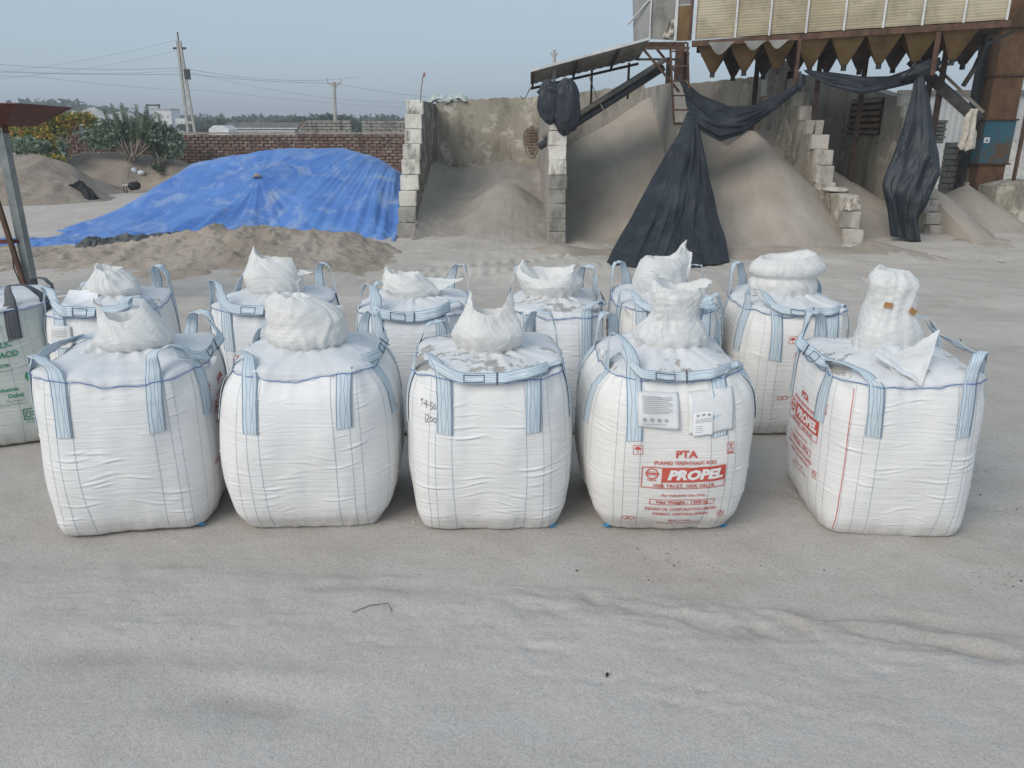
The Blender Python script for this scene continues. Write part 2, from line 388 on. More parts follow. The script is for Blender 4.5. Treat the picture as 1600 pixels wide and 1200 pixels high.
def film_mat(name, base, transl=.35, rough=.35):
    m = NT(name)
    nb = m.bump(m.ridged(7, 4), .5, .018); nb = m.bump(m.ridged(22, 3), .35, .006, nb)
    col = m.ramp(m.noise(9, 5), [(.3, tuple(c*.9 for c in base)), (.7, base)])
    m.done(col, rough, nb, .4)
    tr = m.n('ShaderNodeBsdfTranslucent'); m.l(col, tr.inputs['Color']); m.l(nb, tr.inputs['Normal'])
    mx = m.n('ShaderNodeMixShader'); mx.inputs[0].default_value = transl
    m.l(m.p.outputs[0], mx.inputs[1]); m.l(tr.outputs[0], mx.inputs[2]); m.l(mx.outputs[0], m.out.inputs[0])
    return m.m
M['film'] = film_mat('white_liner_film', (.88, .878, .86)); M['film_warm'] = film_mat('dusty_liner_film', (.83, .82, .795), .2, .45)
M['plastic'] = film_mat('bluish_clear_plastic', (.55, .60, .65), .45, .25)
def strap_mat(name, c1, c2, thread):
    m = NT(name); uv = m.tc.outputs['UV']
    sp = m.n('ShaderNodeSeparateXYZ'); m.l(uv, sp.inputs[0]); u, v = sp.outputs[0], sp.outputs[1]
    wv = m.n('ShaderNodeTexChecker'); wv.inputs['Scale'].default_value = 1
    mp = m.n('ShaderNodeMapping'); mp.inputs['Scale'].default_value = (11, 110, 1); mp.inputs['Rotation'].default_value = (0, 0, 0); m.l(uv, mp.inputs[0]); m.l(mp.outputs[0], wv.inputs['Vector'])
    col = m.mix(m.math('MULTIPLY', wv.outputs['Fac'], .55), c1, c2)
    col = m.mix(m.ramp(m.noise(5, 4), [(.4, 0.0), (.7, .35)]), col, tuple(c*.8+.1 for c in c1))
    # stitch lines along the webbing, zigzagging
    tri = m.math('PINGPONG', m.math('MULTIPLY', v, 1.0), .12)
    for c0, k in ((.06, 0), (.94, 0), (.30, .9), (.55, -.9), (.72, .4)):
        d = m.math('ABSOLUTE', m.math('SUBTRACT', m.math('ADD', u, m.math('MULTIPLY', tri, k)), c0 + k*.05))
        ln = m.math('LESS_THAN', d, .030 if k == 0 else .02)
        col = m.mix(m.math('MULTIPLY', ln, .75 if k == 0 else .6), col, thread)
    return m.done(col, .6, m.bump(wv.outputs['Fac'], .3, .002), .35)
M['strap'] = strap_mat('light_blue_webbing', (.60, .675, .71), (.43, .54, .62), (.06, .14, .27))
M['strap_grey'] = strap_mat('dark_grey_webbing', (.10, .11, .12), (.06, .065, .07), (.02, .02, .025))
M['thread'] = simple('blue_stitching_thread', (.30, .33, .42), (.38, .42, .51), 20, .7, .0)
M['thread_vivid'] = simple('vivid_blue_hem_cord', (.06, .16, .42), (.10, .24, .52), 20, .6, .0)
M['thread_red'] = simple('red_stitching_thread', (.5, .08, .08), (.6, .14, .12), 20, .7, .0)
M['ink_red'] = simple('red_print_ink', (.50, .075, .055), (.60, .12, .09), 14, .6, .0)
M['ink_white'] = simple('white_print_ink', (.74, .73, .71), (.80, .79, .77), 14, .6, .0)
M['ink_green'] = simple('green_print_ink', (.04, .22, .13), (.07, .30, .18), 14, .6, .0)
M['ink_grey'] = simple('faint_grey_print', (.30, .30, .31), (.38, .38, .39), 14, .6, .0)
M['ink_black'] = simple('black_marker_ink', (.04, .04, .05), (.07, .07, .08), 14, .6, .0)
M['paper'] = simple('white_paper', (.76, .77, .78), (.84, .85, .86), 9, .6, .2, 60, .003)
M['pocket'] = simple('milky_document_pocket', (.64, .64, .64), (.73, .73, .73), 9, .35, .4, 40, .004, .5)
M['tape'] = simple('brown_packing_tape', (.33, .17, .07), (.42, .23, .10), 9, .4, .1, 60, .002)
M['blue_cap'] = simple('blue_corner_cloth', (.03, .20, .40), (.06, .28, .5), 9, .6, .1, 60, .002)
def leaf_mat(name, stops, transl=.3):
    m = NT(name); pos = m.n('ShaderNodeNewGeometry').outputs['Position']; m.co = pos
    vo = m.n('ShaderNodeTexVoronoi'); vo.inputs['Scale'].default_value = 6; m.l(pos, vo.inputs['Vector'])
    sp = m.n('ShaderNodeSeparateColor'); m.l(vo.outputs['Color'], sp.inputs[0])
    f = m.math('ADD', m.math('MULTIPLY', sp.outputs[0], .6), m.math('MULTIPLY', m.noise(1.2, 3), .4))
    col = m.ramp(f, stops); m.done(col, .55, None, .35)
    tr = m.n('ShaderNodeBsdfTranslucent'); m.l(col, tr.inputs['Color'])
    mx = m.n('ShaderNodeMixShader'); mx.inputs[0].default_value = transl
    m.l(m.p.outputs[0], mx.inputs[1]); m.l(tr.outputs[0], mx.inputs[2]); m.l(mx.outputs[0], m.out.inputs[0])
    return m.m
M['leaf_greygreen'] = leaf_mat('grey_green_leaves', [(.2, (.11, .16, .10)), (.5, (.23, .30, .21)), (.8, (.38, .46, .36))])
M['leaf_yellow'] = leaf_mat('yellowing_leaves', [(.2, (.08, .14, .04)), (.42, (.20, .24, .05)), (.55, (.50, .38, .06)), (.8, (.50, .27, .08))])
M['leaf_dark'] = leaf_mat('dark_green_leaves', [(.2, (.025, .05, .025)), (.5, (.045, .08, .035)), (.8, (.08, .12, .05))])
M['leaf_far'] = leaf_mat('distant_dark_leaves', [(.2, (.045, .07, .05)), (.5, (.07, .10, .07)), (.8, (.10, .13, .09))])
# ---------------------------------------------------------------- ground
def gauss(x, y, cx, cy, sx, sy, rot=0.0):
    c, s = cos(rot), sin(rot); dx, dy = x-cx, y-cy
    return np.exp(-((dx*c+dy*s)/sx)**2-((-dx*s+dy*c)/sy)**2)
_dips = []
for (px, py, wx, wy, rot, deep) in [(190, 1028, .62, .10, .03, .03), (390, 1103, .42, .085, -.1, .035), (845, 961, .22, .05, -.2, .03), (930, 948, .09, .07, 0, .02),
        (1155, 988, .24, .06, -.25, .035), (1180, 978, .11, .04, -.7, .03), (1245, 985, .2, .05, -.6, .03), (1490, 1015, .22, .05, -.3, .035), (1560, 1025, .15, .05, -.5, .03),
        (1385, 1000, .2, .04, -.4, .02), (610, 922, .15, .05, 0, .025), (520, 925, .2, .04, .1, .02), (250, 912, .16, .05, 0, .015), (1060, 965, .2, .03, -.3, .02), (1440, 968, .3, .04, -.2, .015)]:
    g = gnd(px, py); _dips.append((g[0], g[1], wx*.9, wy*1.5, rot, deep))
_dr = random.Random(31); _dents = []
for (xa_, ya_, xb_, yb_, n_) in [(830, 1062, 1060, 1080, 12), (1060, 1080, 1440, 1150, 15), (150, 998, 330, 985, 9), (330, 985, 500, 975, 8), (60, 960, 240, 948, 9), (820, 1018, 905, 1030, 9), (1010, 1100, 1200, 1128, 7), (1350, 1045, 1420, 1060, 4), (560, 1010, 620, 1020, 4)]:
    for k_ in range(n_):
        t_ = k_/n_; g_ = gnd(xa_+(xb_-xa_)*t_+_dr.gauss(0, 6), ya_+(yb_-ya_)*t_+_dr.gauss(0, 4)); _dents.append((g_[0], g_[1], _dr.uniform(.02, .035), _dr.uniform(.016, .024)))
_ridge = np.array([gnd(px, py)[:2] for px, py in [(-500, 880), (0, 893), (400, 907), (800, 933), (1050, 962), (1250, 985), (1600, 1022), (2100, 1080)]])
def ground_h(X, Y):
    X = np.asarray(X, float); Y = np.asarray(Y, float)
    near = np.clip(1-(Y-9)/14, 0, 1)
    h = .018*fbm(X*.8, Y*.8, 0, 3, 4)+.007*fbm(X*2.2, Y*2.4, 0, 5, 3)*np.clip((Y-1)/3, .2, 1)
    yl = np.interp(X, _ridge[:, 0], _ridge[:, 1])+.07*vnoise(X*2.1, 0, 0, 9)+.035*vnoise(X*6, 0, 0, 10)
    d = Y-yl
    h = h-.035/(1+np.exp(np.clip(d, -1, 1)*26))*-1*0+.032*(1/(1+np.exp(np.clip(d, -1, 1)*22)))
    h = h+.011*np.exp(-((d+.10)/.10)**2)*(0.6+vnoise(X*3.3, Y, 0, 12))
    for (cx, cy, sx, sy, r, dp) in _dips: h = h-dp*gauss(X, Y, cx, cy, sx, sy, r)+dp*.4*gauss(X, Y, cx, cy+sy*1.3, sx, sy*.5, r)
    cl = np.exp(-((d+.02)/.16)**2)*np.clip((X+.3)*2, 0, 1)+.35*np.exp(-((d+.3)/.5)**2)
    h = h+.011*ridge(X*6+Y*4, Y*10, 0, 25, 3)*cl+.0012*ridge(X*9, Y*12, 0, 27, 3)*np.clip((9-Y)/5, 0, 1)
    for (dx_, dy_, sx_, sy_) in _dents: 
        m_ = (np.abs(X-dx_) < .15) & (np.abs(Y-dy_) < .12); h = np.where(m_, h-.009*np.exp(-((X-dx_)/sx_)**2-((Y-dy_)/sy_)**2)+.004*np.exp(-((X-dx_)/sx_)**2-((Y-dy_-.035)/sy_)**2), h)
    # trampled and driven ground between the bags and the bays
    mid = np.clip((Y-7.5)/3, 0, 1)*np.clip((22-Y)/3, 0, 1)
    h = h+mid*(.05*ridge(X*.9, Y*.9, 0, 21, 4)*.6+.05*fbm(X*.35, Y*.5, 0, 22, 3))
    # foot and tyre prints
    tr = np.exp(-((Y-(5.05-.18*(X-1.2)))/.09)**2)*(X > 1.4)*near
    h = h-.012*tr*(np.sin(X*70+Y*30) > 0)
    t2 = np.exp(-((Y-(14.2+.55*(X+1.0)))/.25)**2)*(X > -2.2)*(X < 1.5)
    h = h-.04*t2*(.5+.5*np.sin(X*26))
    t3 = np.exp(-((Y-(13.4+.35*(X+1.0)))/.2)**2)*(X > -2.6)*(X < 2.5)
    h = h-.035*t3*(.5+.5*np.sin(X*30+1))
    t4 = np.exp(-((Y-(15.3-.3*(X-9)))/.35)**2)*(X > 6)
    h = h-.04*t4*(.5+.5*np.sin(X*22))
    far = np.clip((Y-40)/60, 0, 1)
    return h*(1-far)
def axis(lims):
    out = []
    for a, b, n in lims: out += list(np.linspace(a, b, n, endpoint=False))
    return np.array(out+[lims[-1][1]])
gy = axis([(-40, -2, 6), (-2, 1.2, 12), (1.2, 5.2, 260), (5.2, 9, 120), (9, 20, 190), (20, 40, 60), (40, 120, 20), (120, 1500, 14)])
gx = axis([(-900, -60, 10), (-60, -16, 24), (-16, -4.5, 110), (-4.5, 4.5, 330), (4.5, 16, 130), (16, 60, 24), (60, 900, 10)])
GX, GY = np.meshgrid(gx, gy)
GZ = ground_h(GX, GY)
coarse = np.zeros_like(GX)
for (cx, cy, sx, sy, r, dp) in _dips: coarse = np.maximum(coarse, np.clip(dp*26*gauss(GX, GY, cx, cy-sy*.15, sx*.95, sy*.85, r)+.25*vnoise(GX*5, GY*7, 0, 31), 0, 1)*gauss(GX, GY, cx, cy, sx*1.4, sy*1.4, r))
yl = np.interp(GX, _ridge[:, 0], _ridge[:, 1])
coarse = np.clip((coarse-.30)*2.6, 0, 1)
coarse = np.maximum(coarse, .45*np.clip(vnoise(GX*1.5, GY*6, 0, 33)*2-.5, 0, 1)*np.exp(-((GY-yl-.1)/.25)**2))
sheet_a = 1/(1+np.exp(np.clip((GY-yl-.05-.10*vnoise(GX*3, GY*3, 0, 36)-.05*vnoise(GX*9, GY*9, 0, 37))*16, -30, 30)))
sheet_a = np.maximum(sheet_a, .3*np.clip(vnoise(GX*.8, GY*1.6, 0, 38)*2.2-.2, 0, 1)*(GY < 5.5))
tyre = np.exp(-((GY-(5.05-.18*(GX-1.2)))/.10)**2)*(GX > 1.4)*.4 + .6*np.exp(-((GX-5.1)/.9)**2-((GY-8.6)/.35)**2)
tag(mesh_obj('ground', np.stack([GX, GY, GZ], -1).reshape(-1, 3), gridF(len(gy), len(gx)), M['ground'], attr={'coarse': coarse, 'tyre': tyre, 'sheet': sheet_a}), 'pale grey sandy yard ground', None, None, 'structure')

# small dark grit on the ground by the bags
def pebbles(name, spots, n, smin, smax, mat, seed):
    r = random.Random(seed); V = []; F = []
    for i in range(n):
        px0, py0, sx, sy = r.choice(spots)
        g = gnd(px0+r.gauss(0, sx), py0+r.gauss(0, sy)); z = float(ground_h(g[0], g[1])); s = r.uniform(smin, smax)*(1 if r.random() < .93 else 2.0)
        b = len(V); a0 = r.uniform(0, 6)
        for k in range(5): V.append((g[0]+s*cos(a0+k*1.2566)*r.uniform(.7, 1.3), g[1]+s*sin(a0+k*1.2566)*r.uniform(.7, 1.3), z-.002))
        V.append((g[0], g[1], z+s*.7))
        for k in range(5): F.append((b+k, b+(k+1) % 5, b+5))
    o = mesh_obj(name, V, F, mat, None, False); return tag(o, 'scatter of small dark grit lying on the pale ground', 'grit', None, 'stuff')
pebbles('dark_grit', [(1560, 770, 30, 45), (1550, 740, 25, 25), (1020, 870, 60, 10), (1545, 900, 40, 25), (700, 875, 300, 12), (1200, 880, 220, 20)], 420, .002, .0055, M['black'], 4)
pebbles('pale_grit', [(800, 700, 600, 200), (1500, 450, 80, 30), (400, 440, 200, 12)], 700, .003, .010, M['stone'], 5)
pb = MB(); g = gnd(948, 1066); z0 = float(ground_h(g[0], g[1]))
pb.tube([(g[0]-.005, g[1]-.012, z0+.006), (g[0], g[1], z0+.011), (g[0]+.004, g[1]+.012, z0+.006)], [.003, .008, .004], 7)
tag(pb.build('black_pebble', M['black'], None, True), 'tiny black pebble alone on smooth foreground sand', 'pebble')
tw = MB(); pts = [gnd(552, 967), gnd(580, 957), gnd(607, 955), gnd(613, 964)]
tw.tube([(p[0], p[1], float(ground_h(p[0], p[1]))+.006+.01*(i == 2)) for i, p in enumerate(pts)], .0018, 5)
tag(tw.build('thin_twig', M['rust_dark_and_shade'], None, True), 'thin bent twig lying on the foreground sand', 'twig')

# ---------------------------------------------------------------- heaps (height fields over real plan areas)
def rbf(ctrl, soft=0.0):
    P = np.array(ctrl, float); n = len(P); D = np.sqrt(((P[:, None, :2]-P[None, :, :2])**2).sum(-1))
    A = np.zeros((n+3, n+3)); A[:n, :n] = D+np.eye(n)*soft; A[:n, n] = 1; A[:n, n+1:] = P[:, :2]; A[n, :n] = 1; A[n+1:, :n] = P[:, :2].T
    w = np.linalg.solve(A, np.append(P[:, 2], [0, 0, 0]))
    def f(X, Y):
        d = 0
        for i in range(n): d = d+w[i]*np.sqrt((X-P[i, 0])**2+(Y-P[i, 1])**2+.02)
        return d+w[n]+w[n+1]*X+w[n+2]*Y
    return f
def heightfield(name, x0, x1, y0, y1, f, mat, nx=120, ny=110, parent=None, drop=.25):
    X, Y = np.meshgrid(np.linspace(x0, x1, nx), np.linspace(y0, y1, ny)); Z = f(X, Y)
    Z = np.maximum(Z, -drop)
    # close it: skirt down to below the ground
    V = np.stack([X, Y, Z], -1).reshape(-1, 3); F = [gridF(ny, nx)]
    loop = [j for j in range(nx)]+[i*nx+nx-1 for i in range(1, ny)]+[(ny-1)*nx+j for j in range(nx-2, -1, -1)]+[i*nx for i in range(ny-2, 0, -1)]
    base = V[loop].copy(); base[:, 2] = -drop-.05; n0 = len(V); V = np.vstack([V, base]); L = len(loop)
    F.append(np.array([(loop[k], n0+k, n0+(k+1) % L, loop[(k+1) % L]) for k in range(L)]))
    return mesh_obj(name, V, np.vstack(F), mat, parent)

# ---------------------------------------------------------------- storage bay walls
YB = 24.0
def stepped_wall(label, xc, w, prof, ybase, ztop, blocks, blockmat, sidemat, yback=YB+.15, jit=.012, seed=1, base_front=None):
    """blocks: list of (front Y, z0, z1); wall slab follows them; the front end of each course is a block part"""
    r = random.Random(seed); ymin = min(b[0] for b in blocks)
    t = thing('bay_wall', label, 'wall', (xc, ymin, 0))
    m = MB(); T = blocks[0]
    poly = [(yback, -.3)]
    for (yf, z0, z1) in blocks:
        poly += [(yf+.13, max(z0, -.3) if z0 > .01 else -.3), (yf+.13, z1-.012)]
    poly += [(yback, ztop)] if len(prof) == 0 else prof
    poly = [(p[0], p[1]) for p in poly]
    m.prism([(p[0]-ymin, p[1]) for p in poly], 0, -w/2, w/2)
    m.build('plastered_side', sidemat, t)
    for i, (yf, z0, z1) in enumerate(blocks):
        b = MB(); dz = z1-z0
        dx = r.uniform(-jit, jit)
        b.box((dx, yf+.09-ymin+.0, (z0+z1)/2), (w+.015+r.uniform(-.01, .02), .18, dz-.004), r.uniform(-.03, .03), .012, .010, r)
        b.build('block', blockmat if not callable(blockmat) else blockmat(i), t)
    return t
def zat(py, px, Y): return at(px, py, Y)[2]
# wall 1: whitewashed stepped end, left of the first bay
ed = [372, 344, 310, 286, 262, 240, 218, 195, 176, 157]
blk = []
n1 = 9
for i in range(n1):
    Y = 18.0+(20.5-18.0)*(i/(n1-1))**1.0; z0 = 3.12*i/n1; z1 = 3.12*(i+1)/n1
    blk.append((Y, z0, z1))
w1 = stepped_wall('concrete block wall with flaking white stepped end blocks, left of the first sand bay', -2.45, .40, [], 18, 3.12, blk, lambda i: M['block_white'] if i > 1 else M['block_grey'], M['plaster_stain'], seed=2)
# wall 2
blk = [(16.95+.02*i+(.03 if i % 3 == 1 else 0), .30*i if i else 0.0, .30*(i+1)) for i in range(9)]
w2 = stepped_wall('narrow block pier wall with pale square end blocks, below the bundled black plastic', .98, .36, [(18.6, 2.72), (18.9, 3.2), (YB+.15, 3.35)], 17, 3.3, blk, lambda i: M['block_white'] if i > 4 else M['block_grey'], M['plaster_dark'], seed=5)
# wall 3, mostly behind the draped tarp
blk = [(17.1+.26*i, .32*i, .32*(i+1)) for i in range(11)]
w3 = stepped_wall('stepped block wall behind the tall draped black tarp, ladder against its top', 4.05, .36, [], 17, 3.55, blk, lambda i: M['block_pale'], M['plaster_dark'], seed=8)
# wall 4: the staircase-like broken wall
st = [(360, 385), (330, 360), (306, 330), (288, 298), (262, 288), (238, 262), (216, 238), (194, 216), (171, 193), (149, 171)]
X4 = 7.5
blk = []
zc = 0.0; ys = [17.0, 17.3, 17.55, 18.85, 19.0, 19.25, 19.5, 20.05, 20.6, 21.2, 21.6]
hs = [.34, .36, .34, .18, .38, .36, .34, .34, .34, .34, .36]
for y_, h_ in zip(ys, hs): blk.append((y_, zc, zc+h_)); zc += h_
w4 = stepped_wall('broken block wall rising like stairs between the second and third sand heaps', X4, .38, [(22.0, zc), (22.0, zc+.2), (YB+.15, zc+.25)], 17, 3.6, blk, lambda i: M['block_pale'], M['plaster'], seed=11, jit=.05)
# wall 5
blk = []; zc = 0.0
for i in range(12):
    h_ = .27; blk.append((18.35+.21*i, zc, zc+h_)); zc += h_
w5 = stepped_wall('block wall with pale end blocks, hidden behind the hanging black plastic bundle', 10.0, .36, [(21.2, zc), (YB+.15, 3.75)], 18, 3.6, blk, lambda i: M['block_white'] if i > 8 else M['block_pale'], M['plaster'], seed=15, jit=.03)
# louvre in wall 5's left face
lv = thing('louvre_window', 'rusty slatted opening high in the rear bay wall beside the hanging plastic bundle', 'louvre', (9.81, 22.6, 2.75))
MB().box((-.01, 0, 0), (.03, 2.0, .95)).build('dark_backing', M['rust_dark_and_shade'], lv)
for k in range(6):
    MB().bar((-.05, -.98, -.40+.16*k), (-.05, .98, -.40+.16*k), .03, .11, (.5, 0, .8)).build('slat', M['wood'], lv)
# pale buttress on wall 4's top
tag(MB().box((7.2, 22.3, 3.7), (.75, .6, .9), 0, .03).build('wall_buttress', M['block_pale']), 'pale concrete stub on top of the stair-like wall under the hoppers', 'stub')
# back wall in stretches
def back_wall(label, xa, xb, za, zb, mat, hole=False):
    t = thing('back_wall', label, 'wall', (xa, YB, 0)); n = 24
    xs = np.linspace(0, xb-xa, n); r = random.Random(int(xa*10))
    top = [za+(zb-za)*i/(n-1)+r.uniform(-.025, .025) for i in range(n)]
    m = MB(); poly = [(xb-xa, -.3), (0, -.3)]+list(zip(xs, top)); m.prism(poly, 1, 0, .3); m.build('plaster_face', mat, t); return t
bw1 = back_wall('mottled plaster back wall of the first bay with a patch of bare bricks', -2.24, .795, zat(158, 690, YB), zat(151, 850, YB), M['plaster'])
back_wall('dark dusty back wall behind the second sand heap', 1.165, 3.86, zat(150, 885, YB), zat(131, 1020, YB), M['plaster_dark'])
back_wall('dusty back wall behind the third sand heap below the brown hoppers', 4.24, 7.30, zat(134, 1085, YB), zat(119, 1225, YB), M['plaster_dark'])
back_wall('back wall of the narrow bay behind the black plastic swag', 7.70, 9.81, zat(118, 1260, YB), zat(116, 1390, YB), M['plaster_dark'])
# hole with exposed bricks on back wall 1
hc = at(830, 221, YB)-np.array((-2.24, YB, 0)); r = random.Random(3)
for row in range(9):
    zz = hc[2]+.36-.085*row; hw = .19*sqrt(max(0.05, 1-((row-4)/4.8)**2)); x = hc[0]-hw+(row > 5)*.05
    while x < hc[0]+hw:
        wd = min(.18, hc[0]+hw-x); 
        if wd > .05: MB().box((x+wd/2, -.012-r.uniform(0, .02), zz), (wd-.014, .05, .068), 0, .008, .006, r).build('brick', M['brick_b'], bw1)
        x += wd
rim = MB(); pp = [(hc[0]+.235*cos(a)*(1+.12*sin(3*a)), -.012, hc[2]+.44*sin(a)*(1+.06*cos(5*a))) for a in np.linspace(0, 2*pi, 22)]
rim.tube(pp, .022, 6, False).build('broken_rim', M['block_grey'], bw1, True)

# ---------------------------------------------------------------- sand in the bays
def cone(X, Y, ax, ay, az, sx, sy, rnd=.25):
    r_ = np.sqrt(((X-ax)*sx)**2+((Y-ay)*sy)**2+rnd**2); return az+rnd*.6-r_
def smax(a, b, k=.12): return np.logaddexp(a/k, b/k)*k
def f1(X, Y):
    zb = 1.45+.10*np.sin(X*1.6+1)-.12*np.clip(X+.2, 0, 1)
    back = zb-np.clip(YB-.2-Y, 0, 9)*.22
    z = np.where(back > 1.0, back, 1.0-(1.0-back)*1.15)
    z = smax(back, -.3+0*X, .1)
    c = cone(X, Y, at(790, 296, 20.0)[0], 20.2, 1.28, .80, .55, .3)
    z = smax(z, c, .03)
    z = smax(z, 1.5-np.abs(X+2.25)*.95-np.clip(22.0-Y, 0, 9)*.30, .12)
    z = smax(z, 1.25-np.abs(X-.79)*1.0-np.clip(22.5-Y, 0, 9)*.3, .12)
    return z*(1)-.03+.03*fbm(X*1.3, Y*1.3, 0, 41, 4)+.012*ridge(X*3, Y*3, 0, 44)*(Y < 19.5)-np.clip(17.6-Y, 0, 4)*.12
tag(heightfield('sand_heap', -2.26, .82, 15.2, YB+.05, f1, M['sand_grey'], 110, 200), 'smooth grey sand heap with a rounded cone in the first bay', 'sand heap')
ap2 = at(1030, 158, 22.5)
def f2(X, Y):
    z = cone(X, Y, ap2[0]+.3, 23.2, 3.42, .54, .60, .2)
    z = smax(z, .0-.2*np.clip(17.2-Y, 0, 9)+0*X, .10)
    z = z+.10*vnoise(X*.6, Y*.25, 0, 50)
    return z-.03+.02*fbm(X*1.6, Y*1.1, 0, 51, 4)
tag(heightfield('sand_heap', 1.14, 3.90, 15.6, YB+.05, f2, M['sand'], 110, 200), 'tall tan sand slope in the second bay left of the draped tarp', 'sand heap')
def f3(X, Y):
    z = cone(X, Y, at(1178, 204, 20.4)[0], 20.6, 2.50, .95, .62, .12)
    z = smax(z, cone(X, Y, at(1105, 205, 21.5)[0], 21.7, 2.45, .75, .55, .3), .04)
    z = smax(z, 2.45-np.clip(22.9-Y, 0, 9)*.50+0*X, .06)
    z = smax(z, cone(X, Y, 5.2, 18.8, .75, .55, .55, .2), .05)
    z = smax(z, .0-.2*np.clip(17.0-Y, 0, 9)+0*X, .10)
    return z-.03+.025*fbm(X*1.4, Y*1.1, 0, 61, 4)+.10*vnoise(X*.7, Y*.35, 0, 62)
tag(heightfield('sand_heap', 4.22, 7.33, 15.6, YB+.05, f3, M['sand'], 120, 200), 'twin-ridged tan sand heap in the third bay right of the draped tarp', 'sand heap')
def f4(X, Y):
    z = cone(X, Y, 8.0, 21.6, 1.75, .62, .48, .2)
    z = smax(z, .0-.25*np.clip(18.2-Y, 0, 9)+0*X, .08)
    return z-.03+.02*fbm(X*1.4, Y*1.1, 0, 71, 4)
tag(heightfield('sand_heap', 7.68, 9.83, 16.6, YB+.05, f4, M['sand'], 90, 150), 'narrow sand slope between the stair-like wall and the hanging plastic', 'sand heap')
def f5(X, Y):
    z = cone(X, Y, 10.3, 20.6, 1.5, 1.15, .42, .2)
    z = smax(z, 1.15-np.hypot((X-11.8)*.62, (Y-20.5)*.55), .12)
    z = smax(z, .03-.25*np.clip(18.4-Y, 0, 9)+0*X, .08)
    return z-.06+.03*fbm(X*1.4, Y*1.4, 0, 81, 4)-np.clip(X-12.4, 0, 4)*.25
tag(heightfield('sand_heap', 10.17, 13.6, 17.0, 22.8, f5, M['sand'], 90, 150), 'low sand slope right of the hanging plastic beside the low concrete wall', 'sand heap')
# spilled sand ledge in front of the bays
def f6(X, Y):
    return .17*gauss(X, Y, 6.0, 15.9, 2.2, .55)+.15*gauss(X, Y, .95, 16.2, .55, .7)+.12*gauss(X, Y, 2.6, 15.9, 1.2, .5)+.14*gauss(X, Y, 10.6, 17.4, .8, .6)+.16*gauss(X, Y, 7.6, 16.3, .5, .5)-.03+.03*fbm(X*2, Y*2, 0, 91, 4)*.5+.0*X
tag(heightfield('spilled_sand', -1.0, 12.2, 14.6, 18.4, f6, M['mound'], 260, 90), 'low ridge of spilled sand along the front of the bays', 'sand', None, 'stuff')

# ---------------------------------------------------------------- dirt mounds at the left
def g3(l): return [tuple(at(*p)) for p in l]
def border(x0, x1, y0, y1, z=-.25, n=7):
    return [(x, y, z) for x in np.linspace(x0, x1, n) for y in (y0, y1)]+[(x, y, z) for y in np.linspace(y0, y1, n)[1:-1] for x in (x0, x1)]
A = g3([(-60, 240, 30), (0, 238, 30), (60, 244, 30), (110, 258, 30)])+g3([(0, 270, 28.2), (70, 275, 28.2), (150, 300, 28.5)])
fa = rbf(A+[tuple(gnd(-60, 322)-np.array((0, 0, .05))), tuple(gnd(0, 321)-np.array((0, 0, .05))), tuple(gnd(80, 320)-np.array((0, 0, .05))), tuple(gnd(165, 306)-np.array((0, 0, .1))), tuple(gnd(200, 303)-np.array((0, 0, .2)))]+border(-27, -13.8, 25.0, 34.0, -.3))
tag(heightfield('dirt_mound', -27, -13.8, 25.0, 34.0, lambda X, Y: fa(X, Y)+.07*ridge(X*.8, Y*.8, 0, 101, 4)+.05*fbm(X*2, Y*2, 0, 102), M['dirt'], 150, 120), 'brown rough dirt mound at the far left behind the grey post', 'dirt mound')
B = g3([(105, 250, 35), (130, 240, 35), (170, 235, 35), (230, 244, 35), (270, 250, 35), (300, 258, 35)])+g3([(120, 262, 33.5), (200, 262, 33.2), (280, 275, 33), (330, 280, 34)])
fb = rbf(B+[tuple(gnd(120, 300)), tuple(gnd(170, 299)-np.array((0, 0, .02))), tuple(gnd(215, 297)-np.array((0, 0, .05))), tuple(gnd(300, 300)-np.array((0, 0, .1))), tuple(gnd(400, 300)-np.array((0, 0, .1)))]+border(-25, -6.5, 29.5, 38.0, -.3))
tag(heightfield('dirt_mound', -25, -6.5, 29.5, 38.0, lambda X, Y: fb(X, Y)+.06*ridge(X*.7, Y*.7, 0, 111, 4)+.04*fbm(X*2, Y*2, 0, 112), M['dirt'], 150, 110), 'sandy dirt mound below the shrubs, left of the blue tarp', 'dirt mound')
C_ = [(-6.4, 15.6, .42), (-5.6, 15.8, .52), (-4.6, 15.7, .40), (-3.6, 15.6, .40), (-3.0, 15.5, .22), (-7.2, 15.4, .2), (-5.6, 14.8, .25), (-4.2, 14.7, .2), (-6.6, 14.6, .12), (-3.2, 14.6, .08), (-8.0, 15.0, .08), (-9.5, 15.6, .06), (-11.0, 15.7, .04)]
fc = rbf(C_+border(-13, -2.0, 13.2, 17.4, -.1, 9))
tag(heightfield('dirt_mound', -13, -2.0, 13.2, 17.4, lambda X, Y: fc(X, Y)+.03+.075*ridge(X*1.5, Y*1.5, 0, 121, 5, .6)*np.clip(fc(X, Y)*4+.4, 0, 1)+.04*fbm(X*4, Y*4, 0, 122, 4), M['mound'], 300, 150), 'loose sandy dirt ridge along the foot of the blue tarp', 'dirt mound')
for (px, py, s, lab) in [(207, 268, .30, 'larger pale rock lying on the sandy mound below the shrubs'), (221, 270, .20, 'smaller pale rock beside the larger one on the sandy mound')]:
    m = MB(); p = at(px, py, 33.4); rr = random.Random(px)
    m.box((0, 0, 0), (s*1.3, s, s), .3, s*.3, s*.08, rr)
    tag(m.build('pale_rock', M['white_paint'], None, True, loc=p), lab, 'rock')

